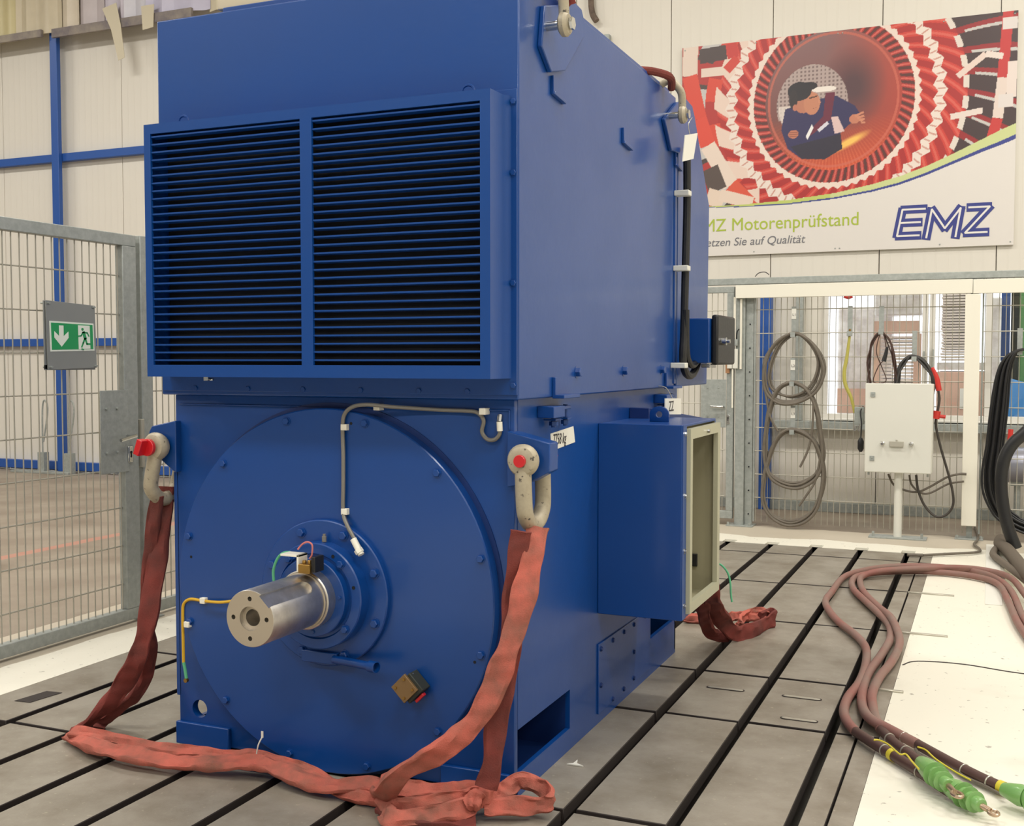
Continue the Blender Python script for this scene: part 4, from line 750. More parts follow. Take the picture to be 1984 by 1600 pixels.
# shaft
sh = build(MB().lathe([(.112, 0), (.112, .06), (.108, .064), (.106, .064), (.106, .072), (.101, .074), (.101, .385), (.099, .388)], (CX, 3.545, CZ), (0, -1, 0), 96), 'shaft', STEEL, mo)
cut = MB().cyl((CX, 3.10, CZ), (CX, 3.24, CZ), .030, 32)
cutout(sh, cut); cutout(sh, MB().cyl((CX, 3.10, CZ), (CX, 3.175, CZ), .043, 32))
for k in (90, 180, 270, 2):
    cutout(sh, MB().cyl((CX+.070*math.cos(math.radians(k)), 3.10, CZ+.070*math.sin(math.radians(k))), (CX+.070*math.cos(math.radians(k)), 3.19, CZ+.070*math.sin(math.radians(k))), .0085, 20))
ka = math.radians(46); kd = Vector((math.cos(ka), 0, math.sin(ka)))
Mk = Matrix.Rotation(-ka, 3, 'Y')
kb = MB().rbox(Vector((CX, 3.25, CZ))+kd*.117, (.060, .30, .056), Mk)
cutout(sh, kb)
kb = MB(); kb.cyl(Vector((CX, 3.40, CZ))+kd*.087, Vector((CX, 3.40, CZ))+kd*.15, .028, 24); cutout(sh, kb)
# matt front face ring of the shaft
m_ = MB(); n_ = 96
sh.data.materials.append(STEELFACE)
for p in sh.data.polygons:
    if p.normal.y < -.9: p.material_index = 1
for v in (): pass
# brush, earthing and sensor bits at the shaft
t_ = MB().tube(D['bracket'], .006, 6, sub=3); build(MB().box(-2.425, -2.345, 3.44, 3.50, .895, .903).box(-2.353, -2.345, 3.44, 3.50, .84, .903), 'brush_bracket', WHITEP, mo, bevel=.001)
build(MB().box(-2.340, -2.29, 3.43, 3.50, .838, .872).cyl((-2.325, 3.45, .872), (-2.325, 3.45, .884), .008).cyl((-2.302, 3.45, .872), (-2.302, 3.45, .886), .008), 'brush_block', BRASS, mo, bevel=.002)
build(MB().box(-2.29, -2.272, 3.44, 3.50, .842, .90), 'brush_spring', BLACK, mo, bevel=.002)
build(MB().tube(D['pinkwire'], .0035, 6), 'pink_wire', PINK, mo)
build(MB().tube(D['gy_shaft'], .0055, 8), 'earth_wire', GRN, mo)
ye = build(MB().tube(D['yellow'], .0062, 8), 'earth_cable', YEL, mo)
build(MB().tube(D['green_end'], .0068, 8, sub=3), 'cable_sleeve', GRN, ye); build(MB().cyl((-3.038, 3.632, .300), (-3.038, 3.645, .300), .009), 'cable_lug', BRASS, ye)
co = build(MB().tube(D['conduit'], .0078, 8), 'sensor_conduit', CONDUIT, mo)
cl = [Vector(p) for p in D['clipsF']]
for i, p in enumerate(cl): build(MB().box(p.x-.013, p.x+.013, 3.624 if i in (0, 3, 4, 5) else 3.66, 3.70, p.z-.012, p.z+.012), 'cable_clip', WHITEP, co if i < 4 else ye, bevel=.002)
build(MB().cyl((-2.165, 3.59, .893), (-2.205, 3.60, .948), .013, 12).cyl((-2.170, 3.59, .900), (-2.180, 3.59, .913), .017, 6), 'conduit_fitting', WHITEP, co)
build(MB().cyl((-1.634, 3.683, 1.368), (-1.636, 3.683, 1.402), .011, 12), 'conduit_fitting', WHITEP, co); build(MB().cyl((-1.636, 3.683, 1.400), (-1.638, 3.695, 1.425), .011, 8), 'conduit_nut', CHROME, co)
q = D['brasssensor']; cxs = sum(p[0] for p in q)/4; czs = sum(p[2] for p in q)/4
bs = build(MB().rbox((cxs-.012, 3.575, czs), (.078, .012, .078), Matrix.Rotation(PI/4, 3, 'Y')), 'sensor_block', mat('bronze_plate', (140, 112, 76), .5, .5), mo, bevel=.0015)
build(MB().rbox((cxs+.004, 3.61, czs), (.082, .06, .082), Matrix.Rotation(PI/4, 3, 'Y')), 'sensor_body', mat('dark_olive_body', (46, 50, 44), .6), bs, bevel=.003)
for dx, dz in ((0, .035), (0, -.035), (.035, 0), (-.035, 0)): build(MB().lathe([(.006, 0), (.005, .004)], (cxs-.012+dx, 3.569, czs+dz), (0,-1,0), 8), 'screw', BRASS, bs)
build(MB().rbox((cxs+.04, 3.60, czs-.035), (.045, .02, .012), Matrix.Rotation(-PI/4, 3, 'Y')), 'sensor_plug', RED, bs, bevel=.002)
for k in range(5): build(MB().lathe([(.004, 0), (.003, .004)], (cxs+.008+k*.008, 3.60, czs+.05-k*.010), (1, 0, 1), 8), 'terminal_screw', CHROME, bs)
# hood
HX0, HX1, HY0, HY1, HZ0, HZ1 = -3.160, -1.550, 3.66, 5.785, 1.483, 3.010
build(MB().box(HX0, HX1, HY0, HY1, HZ0, HZ1), 'hood', BLUE, mo, bevel=.006)
build(MB().box(HX0+.06, HX1-.06, HY0+.09, HY1-.1, 1.44, HZ0+.01), 'hood_neck', BLUEIN, mo)
hl = build(MB().box(-2.86, HX1-.02, HY0+.04, HY1-.05, HZ1, HZ1+.03), 'hood_lid', BLUE, mo, bevel=.004)
tag(build(MB().box(-2.90, -1.7, HY0+.06, HY1-.4, HZ1+.031, HZ1+.075), 'top_board', mat('pale_board', (196, 184, 158), .7), bevel=.004), 'pale wooden board lying on top of the blue motor hood', 'board')
# louvre box
lx0, lx1, lz0, lz1, ly = -3.112, -1.598, 1.560, 2.560, 3.52
build(MB().box(HX0+.01, HX1-.004, 3.652, 3.66, 1.50, 2.585), 'grille_flange', BLUE, mo, bevel=.002)
fr = MB()
ox = [(-3.080, -2.376), (-2.325, -1.637)]; oz0, oz1 = 1.607, 2.522
fr.box(lx0, lx1, ly, ly+.012, lz0, oz0).box(lx0, lx1, ly, ly+.012, oz1, lz1)
fr.box(lx0, ox[0][0], ly, ly+.012, oz0, oz1).box(ox[0][1], ox[1][0], ly, ly+.012, oz0, oz1).box(ox[1][1], lx1, ly, ly+.012, oz0, oz1)
gr = build(fr, 'air_grille', BLUE, mo)
sd = MB(); sd.box(lx0, lx0+.008, ly+.012, 3.652, lz0, lz1).box(lx0+.008, lx1-.008, ly+.012, 3.652, lz0, lz0+.008).box(lx0+.008, lx1-.008, ly+.012, 3.652, lz1-.008, lz1)
sd.prism([(lx1-.008, ly+.012), (lx1, ly+.002), (lx1+.004, ly+.10), (lx1+.022, 3.652), (lx1-.008, 3.652)], 'z', lz0, lz1)
build(sd, 'grille_side', BLUE, gr)
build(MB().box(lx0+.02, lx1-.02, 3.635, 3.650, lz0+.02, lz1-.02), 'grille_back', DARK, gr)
NS = 30
for (a, b) in ox:
    src = None
    for k in range(NS):
        zc = oz0 + (oz1-oz0)*(k+.62)/(NS+.0)
        if src is None:
            src = build(MB().add([(a, ly+.004, zc-.003), (b, ly+.004, zc-.003), (b, ly+.004, zc+.003), (a, ly+.004, zc+.003), (a, ly+.034, zc-.004), (b, ly+.034, zc-.004), (a, ly+.034, zc-.006), (b, ly+.034, zc-.006)],
                [(0,1,2,3), (3,2,5,4), (0,6,7,1), (6,4,5,7), (0,3,4,6), (1,7,5,2)]), 'louvre_slat', BLUE, gr, flat=True); zs = W[src.name].z - zc
        else: copy_at(src, (W[src.name].x, W[src.name].y, zc+zs), gr)
for xx in (-2.98, -1.72): build(MB().tube([(xx-.025, 3.60, 2.56), (xx-.02, 3.60, 2.59), (xx, 3.60, 2.60), (xx+.02, 3.60, 2.59), (xx+.025, 3.60, 2.56)], .005, 6), 'lifting_eye', BLUE, gr)
build(MB().cyl((-2.85, 3.56, 1.545), (-2.85, 3.56, 1.562), .012, 6).cyl((-2.86, 3.575, 1.55), (-2.83, 3.575, 1.55), .006, 8), 'drain_plug', CHROME, gr)
bolts(hexbolt(.011, .009), [(-1.567, 3.652, z) for z in (1.535, 1.90, 2.29, 2.54)] + [(x_, 3.655, 1.512) for x_ in (-2.98, -2.72, -2.46, -2.20, -1.95, -1.75)], BLUE, mo)
# side of hood: bolts, weld clips, cleat pairs
bolts(hexbolt(.020, .022, (1, 0, 0)), [(HX1, y, z) for y, z in ((4.264, 1.577), (4.896, 1.577), (5.532, 1.577))], BLUE, mo)
for y, z in ((3.99, 2.668), (4.87, 2.640), (5.77, 2.684)):
    build(MB().box(HX1, HX1+.012, y-.02, y-.008, z-.035, z+.035).prism([(y-.02, z-.035), (y+.11, z-.047), (y+.11, z-.035), (y-.008, z-.022)], 'x', HX1, HX1+.016), 'weld_cleat', BLUE, mo, bevel=.002)
for y in (4.02, 5.62):
    c = build(MB().box(HX1, HX1+.014, y-.03, y-.012, 1.49, 1.56).box(HX1, HX1+.05, y-.03, y+.15, 1.478, 1.492), 'clamp_bracket', BLUE, mo, bevel=.002)
    build(MB().box(XR, XR+.07, y-.10, y+.02, 1.405, 1.45).box(XR, XR+.055, y+.02, y+.13, 1.432, 1.446), 'clamp_lug', BLUE, c, bevel=.003)
    for dy in (.0, .13): build(MB().cyl((XR+.03, y+dy, 1.365), (XR+.03, y+dy, 1.45), .010, 8).cyl((XR+.03, y+dy, 1.372), (XR+.03, y+dy, 1.388), .018, 6).box(XR, XR+.05, y+dy-.03, y+dy+.03, 1.392, 1.398), 'clamp_screw', BLUE, c)
# upper lifting lugs (part of the hood)
LUG = {'lug1': [(3.83, 2.775), (3.93, 2.704), (4.077, 2.744), (4.29, 2.928), (4.301, 2.984), (4.26, 3.03), (4.17, 3.035), (4.06, 2.99), (3.86, 2.93)], 'lug2': [(5.50, 2.84), (5.64, 2.706), (5.80, 2.72), (6.05, 2.87), (6.13, 2.96), (6.06, 3.02), (5.93, 3.03), (5.74, 2.97)]}
def lug(nm):
    pts = LUG[nm]
    return build(MB().prism(pts, 'x', HX1, -1.530), 'lifting_lug', BLUE, mo, bevel=.004)
lug('lug1'); lug('lug2')
# rear cowl
prof = [(5.84, 1.483), (6.53, 1.483), (6.56, 2.54), (6.19, 3.0), (5.84, 3.0)]
build(MB().prism(prof, 'x', HX0, HX1), 'rear_cowl', BLUE, mo, bevel=.006)
build(MB().box(HX0+.03, HX1-.035, HY1, 5.84, 1.483, 3.0), 'cowl_joint', BLUEIN, mo)
build(MB().box(HX1-.035, HX1+.006, HY1-.02, HY1+.02, 1.50, 2.70), 'corner_strip', BLUE, mo, bevel=.003)
jb = build(MB().box(HX1, -1.41, 5.99, 6.44, 1.61, 1.855), 'junction_box', BLUE, mo, bevel=.006)
build(MB().box(-1.408, -1.37, 6.03, 6.47, 1.60, 1.875), 'open_lid', BLACK, jb, bevel=.012)
build(MB().lathe([(.022, 0), (.022, .03), (.012, .03), (.012, .05)], (-1.369, 6.10, 1.73), (1,0,0), 16), 'cable_gland', CHROME, jb)
build(MB().box(-1.46, -1.41, 6.02, 6.16, 1.585, 1.607), 'gland_nut', CHROME, jb, bevel=.003)
bc = build(MB().tube(D['blackc1'], .021, 10).tube(D['blackc2'], .019, 10), 'black_conduit', BLACK, mo)
for p in D['clampB']: build(MB().box(-1.55, -1.47, p[1]-.008, p[1]+.055, p[2]-.014, p[2]+.014), 'conduit_clamp', CABINET, bc, bevel=.004)
# access panel on the base
ap = build(MB().prism([(4.64, .045), (5.46, .045), (5.46, .345), (5.2, .355), (4.64, .362)], 'x', XR, XR+.008), 'access_panel', BLUE, mo, bevel=.002)
bolts(hexbolt(.010, .008, (1, 0, 0)), [(XR+.008, y, z) for y, z in ((4.67,.335),(4.84,.335),(5.01,.335),(5.17,.335),(4.67,.17),(4.84,.06),(5.01,.06),(5.17,.07),(5.17,.20),(5.36,.335))], BLUEIN, ap)
nt_ = build(MB().prism([(4.06, 1.337), (4.32, 1.352), (4.34, 1.285), (4.07, 1.268)], 'x', XR, XR+.002), 'weight_label', PAPER, mo)
text('7758 kg', 4.085, 1.290, .062, nt_, INK, 'handwriting', XR+.003, width=.15, nrm='x', shear=.2, extr=.0004)
# front lugs
for s, pts in ((1, [(-1.60, 1.370), (-1.433, 1.330), (-1.433, 1.229), (-1.507, 1.188), (-1.60, 1.165)]), (-1, [(-3.10, 1.375), (-3.225, 1.350), (-3.24, 1.325), (-3.24, 1.25), (-3.115, 1.165), (-3.10, 1.16)])):
    lg = build(MB().prism(pts, 'y', 3.668, 3.75), 'lifting_lug', BLUE, mo, bevel=.004)
# terminal box
TX0, TX1, TY0, TY1, TZ0, TZ1 = -1.584, -1.205, 4.64, 5.27, .50, 1.348
def shell():
    i = .012; o8 = [(x, y, z) for x in (TX0, TX1) for y in (TY0, TY1) for z in (TZ0, TZ1)]; i8 = [(x, y, z) for x in (TX0+i, TX1) for y in (TY0+i, TY1-i) for z in (TZ0+i, TZ1-i)]
    return MB().add(o8+i8, [(0,1,3,2), (0,4,5,1), (2,3,7,6), (0,2,6,4), (1,5,7,3), (8,10,11,9), (8,9,13,12), (10,14,15,11), (8,12,14,10), (9,11,15,13), (4,6,14,12), (6,7,15,14), (7,5,13,15), (5,4,12,13)])
tb = build(shell(), 'terminal_box', BLUE, mo, bevel=.003, seg=2)
ti = .013
build(MB().box(TX0+.013, TX0+.016, TY0+ti, TY1-ti, TZ0+ti, TZ1-ti).box(TX0+.016, TX1-.002, TY1-ti-.003, TY1-ti, TZ0+ti, TZ1-ti).box(TX0+.016, TX1-.002, TY0+ti, TY0+ti+.003, TZ0+ti, TZ1-ti).box(TX0+.016, TX1-.002, TY0+ti, TY1-ti, TZ0+ti, TZ0+ti+.003), 'box_lining', OLIVE, tb)
gk = .045
build(MB().box(TX1, TX1+.004, TY0+.002, TY0+.062, TZ0+.002, TZ1-.002), 'box_flange', BLUE, tb)
g_ = MB().box(TX1, TX1+.022, TY0+.062, TY0+.10, TZ0+.02, TZ1-.02).box(TX1, TX1+.022, TY1-gk, TY1+.004, TZ0+.02, TZ1-.02).box(TX1, TX1+.022, TY0+.10, TY1-gk, TZ0+.02, TZ0+gk+.02).box(TX1, TX1+.022, TY0+.10, TY1-gk, TZ1-gk-.02, TZ1-.02)
build(g_, 'gasket_frame', BEIGE, tb)
bolts(hexbolt(.009, .010, (1, 0, 0)), [(TX1+.004, TY0+.034, z) for z in (TZ0+.06, TZ0+.30, TZ0+.54, TZ1-.04)], CHROME, tb)
build(MB().box(TX0+.10, TX0+.30, TY1-.02-.01, TY1-.017, TZ0+.13, TZ0+.19), 'terminal_rail', BLACK, tb, bevel=.002)
bolts(hexbolt(.016, .014, (0, -1, 0)), [(x_, TY1-.03, TZ0+.16) for x_ in (TX0+.15, TX0+.25)], CHROME, tb, 'terminal_stud')
build(MB().cyl((TX1+.01, TY1-.27, TZ1-.045), (TX1+.035, TY1-.27, TZ1-.045), .009, 6), 'cover_screw', CHROME, tb)
ey = build(MB().prism([(-1.415, TZ1), (-1.415, TZ1+.03)] + [(-1.370+.045*math.cos(a), TZ1+.035+.035*math.sin(a)) for a in np.linspace(PI, 0, 9)] + [(-1.325, TZ1)], 'y', 4.86, 4.875), 'lifting_eye', BLUE, tb, bevel=.002)
cutout(ey, MB().cyl((-1.37, 4.8, TZ1+.033), (-1.37, 4.95, TZ1+.033), .015, 20))
build(MB().tube(D['greenwire'], .005, 8), 'earth_wire', GRN, tb)
build(MB().prism([(5.10, 1.40), (6.2, 1.30), (6.2, 1.24), (5.10, 1.30)], 'x', XR, XR+.10), 'side_bracket', BLUEIN, mo, bevel=.004)
# ============================================================ SHACKLES
def torus_arc(mb, c, R_, r_, a0, a1, plane, n=14, m=12):
    pts = []
    for k in range(n+1):
        a = a0+(a1-a0)*k/n
        if plane == 'yz': pts.append((c[0], c[1]+R_*math.cos(a), c[2]+R_*math.sin(a)))
        else: pts.append((c[0]+R_*math.cos(a), c[1], c[2]+R_*math.sin(a)))
    return pts
def shackle_front(x, z, yf, yb, zb, lean, label, big, r=.030):
    t = thing('shackle', label, 'shackle', (x, (yf+yb)/2, z), None)
    ym = (yf+yb)/2; Rr = (yb-yf)/2
    p = [(x, yf, z-.03), (x+lean*.3, yf-.002, z-.07)] + [(x+lean, ym-Rr*math.cos(a), zb+Rr-.0-Rr*math.sin(a)*1.0) for a in np.linspace(.2, PI-.2, 7)] + [(x+lean*.3, yb+.002, z-.07), (x, yb, z-.03)]
    mb = MB().tube(p, r, 14, sub=5)
    b = build(mb, 'bow', SHACK, t)
    for yy in (yf, yb): build(MB().lathe([(.034, -.036), (.050, -.028), (.058, -.010), (.059, .006), (.050, .022), (.036, .028)], (x, yy, z), (0, -1, 0), 28), 'bow_eye', SHACK, b)
    pn = MB().cyl((x, yb+.04, z), (x, yf-.037, z), .0225, 24)
    if big: pn.lathe([(.034, 0), (.036, .006), (.036, .020)], (x, yf-.037, z), (0, -1, 0), 24).rbox((x-.012, yf-.075, z+.002), (.028, .04, .066), Matrix.Rotation(.35, 3, 'Y'))
    else: pn.lathe([(.0225, 0), (.021, .003)], (x, yf-.037, z), (0,-1,0), 24)
    pn.cyl((x, yb+.04, z), (x, yb+.07, z), .036, 6)
    build(pn, 'pin', RED, t, bevel=.003 if big else 0)
    return t
shackle_front(-1.515, 1.270, 3.618, 3.80, 1.03, .004, 'shackle with round red pin on the right front lug of the motor', False)
shackle_front(-3.172, 1.268, 3.630, 3.80, 1.04, -.03, 'shackle with protruding red wing pin on the left front lug', True)
def shackle_side(y, z, label, up):
    t = thing('shackle', label, 'shackle', (-1.47, y, z), None)
    p = [(-1.465, y, z), (-1.462, y-.005, z+.06), (-1.47, y-.02, z+.12), (-1.53, y-.03, z+.17), (-1.60, y-.02, z+.12), (-1.61, y, z+.03)]
    b = build(MB().tube(p, .020, 12), 'bow', SHACK, t)
    build(MB().lathe([(.034, -.018), (.044, -.010), (.045, .006), (.036, .018), (.020, .020)], (-1.46, y, z), (1, 0, 0), 24), 'bow_eye', SHACK, b)
    build(MB().cyl((-1.60, y, z), (-1.43, y, z), .017, 16).cyl((-1.435, y, z), (-1.425, y, z), .024, 6), 'pin', CHROME, t)
    return t
shackle_side(3.88, 2.858, 'pale shackle on the upper front lifting lug at the picture top', 1)
shackle_side(5.585, 2.872, 'small grey shackle on the upper rear lifting lug', 1)
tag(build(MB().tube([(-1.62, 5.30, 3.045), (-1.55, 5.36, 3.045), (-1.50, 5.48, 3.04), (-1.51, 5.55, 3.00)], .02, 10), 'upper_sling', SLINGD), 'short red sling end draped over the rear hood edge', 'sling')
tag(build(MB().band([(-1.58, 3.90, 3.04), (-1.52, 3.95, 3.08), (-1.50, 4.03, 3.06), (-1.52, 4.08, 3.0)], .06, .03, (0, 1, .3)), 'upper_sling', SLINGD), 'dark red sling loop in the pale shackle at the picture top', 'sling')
# paper tags
q = D['wtag']
t = thing('paper_tag', 'blank white tag hanging on a wire from the rear shackle', 'tag', q[0]); build(MB().prism([(p[1], p[2]) for p in q], 'x', -1.422, -1.418), 'tag_sheet', PAPER, t); build(MB().tube(D['wire_tag'], .002, 6), 'tag_wire', JOINT, t)
q = D['tag2']
t = thing('paper_tag', 'white tag with handwriting hanging above the terminal box', 'tag', q[0]); build(MB().prism([(p[1]+.02, p[2]) for p in q], 'x', -1.422, -1.418), 'tag_sheet', PAPER, t); build(MB().tube([(-1.42, 5.28, 1.435), (-1.45, 5.27, 1.49), (-1.49, 5.27, 1.50)], .002, 6), 'tag_wire', JOINT, t)
text('ZZ', 5.20, 1.38, .07, t, INK, 'handwriting', -1.417, nrm='x', extr=.0004)
# ============================================================ SLINGS
FW = Vector((.9, .42, 0))     # width direction facing the viewer's side of the hall
S = thing('round_sling', 'red sling from left shackle along the floor in front of the motor', 'sling', (-3.3, 3.6, 0))
build(MB().band(D['sl_a'], .082, .026, [(1, .3, 0)]*6 + [(.8, .3, .5)]*2 + [(.5, .6, .3)]*2, wr=.003, seed=3), 'hanging_strand', SLINGD, S)  # left hanging strands coloured darker, as in shadow
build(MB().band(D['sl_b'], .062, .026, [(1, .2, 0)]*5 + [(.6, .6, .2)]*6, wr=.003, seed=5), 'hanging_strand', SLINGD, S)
build(MB().band(D['fl_a'] + [(-1.97, 3.47, .04)], .078, .028, (.25, .9, .25), wr=.004, seed=7), 'floor_strand', SLING, S)
build(MB().band(D['fl_b'] + [(-1.92, 3.42, .03)], .052, .026, (.1, .8, .55), wr=.004, seed=8), 'floor_strand', SLING, S)
S = thing('round_sling', 'red sling from right shackle ending in a heap by the motor corner', 'sling', (-1.6, 3.45, 0))
build(MB().band(D['sr_a'] + [(-1.94, 3.36, .09), (-2.0, 3.44, .05)], .085, .026, [(.95, .3, 0)]*6 + [(.8, .3, -.4)]*2 + [(.4, .6, -.6)]*5, wr=.003, seed=11), 'hanging_strand', SLING, S)
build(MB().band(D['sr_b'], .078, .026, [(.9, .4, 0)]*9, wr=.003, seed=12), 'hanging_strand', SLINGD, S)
build(MB().band(D['h1'], .062, .020, [(.1, .35, .9)]*11, wr=.004, seed=13), 'heap_fold', SLING, S)
build(MB().band(D['h2'], .068, .022, [(.05, .7, .6)]*8, wr=.004, seed=14), 'heap_fold', SLING, S)
build(MB().band(D['h3'], .066, .020, [(.1, .8, .5)]*8+[(.1, .2, .9)]*5+[(.1, .7, .5)]*2, wr=.004, seed=15), 'heap_fold', SLING, S)
build(MB().band([(-1.97, 3.42, .02), (-1.85, 3.36, .02), (-1.7, 3.40, .02), (-1.62, 3.44, .02)], .08, .025, (.1, 1, .1), wr=.004, seed=16), 'heap_fold', SLINGD, S)  # bottom fold in the shade-darkened webbing colour
S = thing('round_sling', 'red sling hanging behind the terminal box into a floor heap', 'sling', (-1.35, 6.3, 0))
rsa = [(-1.33, 5.55, .62)] + D['rs_a']
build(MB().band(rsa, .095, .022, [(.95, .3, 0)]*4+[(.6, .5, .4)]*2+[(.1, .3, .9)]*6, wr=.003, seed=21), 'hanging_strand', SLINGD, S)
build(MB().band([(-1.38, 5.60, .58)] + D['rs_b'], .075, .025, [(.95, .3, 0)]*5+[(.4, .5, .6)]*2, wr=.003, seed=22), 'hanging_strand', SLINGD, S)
build(MB().band(D['rs_c'], .065, .022, [(.1, .7, .6)]*13, wr=.005, seed=23), 'heap_fold', SLING, S)
# ============================================================ LEFT GATE AND FENCE
def wires_x(t, x, y0, y1, z0, z1, zs, pitch=.057, r=.0039):
    """mesh in a plane of constant x"""
    s = None
    for z in zs:
        if s is None: s = build(MB().cyl((x-.006, y0, z), (x-.006, y1, z), r*1.25, 6), 'horizontal_wire', WIRE, t)
        else: copy_at(s, (x-.006, (y0+y1)/2, z), t)
    s = None; n = int((y1-y0)/pitch); off = ((y1-y0)-n*pitch)/2
    for k in range(n+1):
        y = y0+off+k*pitch
        if s is None: s = build(MB().cyl((x, y, z0), (x, y, z1), r, 6), 'vertical_wire', WIRE, t)
        else: copy_at(s, (x, y, (z0+z1)/2), t)
def wires_y(t, y, x0, x1, z0, z1, zs, pitch=.057, r=.0039):
    s = None
    for z in zs:
        if s is None: s = build(MB().cyl((x0, y-.006, z), (x1, y-.006, z), r*1.25, 6), 'horizontal_wire', WIRE, t)
        else: copy_at(s, ((x0+x1)/2, y-.006, z), t)
    s = None; n = int((x1-x0)/pitch); off = ((x1-x0)-n*pitch)/2
    for k in range(n+1):
        x = x0+off+k*pitch
        if s is None: s = build(MB().cyl((x, y, z0), (x, y, z1), r, 6), 'vertical_wire', WIRE, t)
        else: copy_at(s, (x, y, (z0+z1)/2), t)
GX = -4.88; ZS = [.248+.2365*k for k in range(9)]
t = thing('mesh_gate', 'galvanised mesh gate on the left carrying the green exit sign', 'gate', (GX, 4.6, 0))
f = MB().box(GX-.03, GX+.03, 3.6, 5.40, 2.322, 2.392).box(GX-.03, GX+.03, 3.6, 5.40, .02, .092).box(GX-.03, GX+.03, 5.284, 5.40, .092, 2.322).box(GX-.03, GX+.03, 3.53, 3.6, .02, 2.392)
build(f, 'gate_frame', GALV, t, bevel=.004)
wires_x(t, GX, 3.6, 5.29, .09, 2.33, ZS)
lp = build(MB().box(GX+.03, GX+.036, 5.075, 5.31, .945, 1.445), 'lock_plate', GALV, t, bevel=.002)
bolts(hexbolt(.008, .01, (1, 0, 0)), [(GX+.036, y, z) for y in (5.12, 5.21) for z in (1.07, 1.335)], GALV, lp)
build(MB().box(GX+.03, GX+.045, 5.295, 5.337, 1.00, 1.10), 'key_escutcheon', CHROME, lp, bevel=.006)
build(MB().lathe([(.008, 0), (.008, .002)], (GX+.046, 5.316, 1.062), (1,0,0), 12).box(GX+.046, GX+.048, 5.312, 5.320, 1.03, 1.06), 'keyhole', DARK, lp)
build(MB().cyl((GX+.03, 5.295, 1.165), (GX+.10, 5.295, 1.165), .010, 10).tube([(GX+.10, 5.30, 1.166), (GX+.10, 5.26, 1.160), (GX+.10, 5.17, 1.145)], .011, 10), 'lever_handle', CHROME, lp)
t = thing('fence_post', 'galvanised post beside the left gate lock', 'post', (GX, 5.47, 0))
build(MB().box(GX-.035, GX+.035, 5.432, 5.512, .0, 2.396), 'post_tube', GALV, t, bevel=.004)
build(MB().box(GX-.0, GX+.045, 5.412, 5.436, .96, 1.26), 'strike_plate', WIRE, t, bevel=.003); build(MB().box(GX-.08, GX+.08, 5.40, 5.55, 0, .01), 'foot_plate', GALV, t)
t = thing('mesh_fence', 'galvanised mesh fence panel between the left gate post and the motor', 'fence', (GX, 6.7, 0))
build(MB().box(GX-.02, GX+.02, 5.53, 7.9, 2.34, 2.38).box(GX-.02, GX+.02, 5.53, 7.9, .02, .09).box(GX-.02, GX+.02, 5.52, 5.545, .02, 2.38).box(GX-.02, GX+.02, 7.88, 7.92, 0, 2.38), 'panel_frame', GALV, t)
wires_x(t, GX, 5.54, 7.88, .09, 2.34, ZS)
t = thing('mesh_fence', 'farther left mesh fence panel running to the back wall behind the motor', 'fence', (GX, 9.3, 0))
build(MB().box(GX-.02, GX+.02, 7.95, 10.8, 2.34, 2.38).box(GX-.02, GX+.02, 7.95, 10.8, .02, .09).box(GX-.03, GX+.03, 10.8, 10.86, 0, 2.38), 'panel_frame', GALV, t)
wires_x(t, GX, 7.95, 10.8, .09, 2.34, ZS)
# exit sign
sx = GX+.045
t = thing('exit_sign', 'green emergency exit sign on a grey plate wired to the left gate', 'sign', (sx, 4.85, 1.57))
build(MB().box(sx-.012, sx-.004, 4.655, 4.70, 1.575, 1.958).box(sx-.012, sx-.004, 4.655, 5.035, 1.57, 1.60).prism([(4.668, 1.572), (5.040, 1.582), (5.030, 1.945), (4.660, 1.960)], 'x', sx, sx+.004), 'backing_plate', mat('grey_sign_plate', (150, 153, 150), .45, .3), t, bevel=.001)
build(MB().prism([(4.688, 1.674), (5.020, 1.682), (5.016, 1.840), (4.684, 1.846)], 'x', sx+.004, sx+.006), 'sign_border', SIGNWHITE, t)
build(MB().prism([(4.698, 1.684), (5.011, 1.691), (5.007, 1.831), (4.694, 1.836)], 'x', sx+.006, sx+.007), 'sign_field', GREENSIGN, t)
S0y, S0z, SW, SH = 4.694, 1.684, .316, .150
def SP(u, v): return (S0y+u*SW, S0z+v*SH+.004*(u-.5)*0)
xs0, xs1 = sx+.007, sx+.008
ar = MB().prism([SP(*p) for p in ((.18,.92),(.285,.92),(.285,.52),(.40,.70),(.40,.46),(.235,.12),(.07,.46),(.07,.70),(.18,.52))], 'x', xs0, xs1)
build(ar, 'arrow', SIGNWHITE, t)
build(MB().prism([SP(*p) for p in ((.63,.95),(.915,.95),(.925,.06),(.64,.03))], 'x', xs0, xs1), 'door_symbol', SIGNWHITE, t)
rn = MB(); cq = [SP(.735+.028*math.cos(a), .80+.058*math.sin(a)) for a in np.linspace(0, 2*PI, 13)[:-1]]; rn.prism(cq, 'x', xs1, xs1+.001)
def limb(p, q, wd):
    p = Vector(SP(*p)); q = Vector(SP(*q)); d = (q-p).normalized(); n2 = Vector((-d.y, d.x))*wd/2; rn.prism([tuple(p+n2-d*wd*.3), tuple(q+n2+d*wd*.3), tuple(q-n2+d*wd*.3), tuple(p-n2-d*wd*.3)], 'x', xs1, xs1+.001)
for p, q, w_ in (((.76,.68),(.80,.45),.022), ((.74,.68),(.70,.55),.008), ((.70,.55),(.62,.53),.008), ((.74,.68),(.85,.67),.008), ((.85,.67),(.89,.54),.008), ((.80,.45),(.84,.24),.012), ((.84,.24),(.94,.24),.010), ((.79,.45),(.75,.28),.012), ((.75,.28),(.71,.12),.010), ((.71,.05),(.76,.02),.007)): limb(p, q, w_)
build(rn, 'running_figure', GREENSIGN, t)
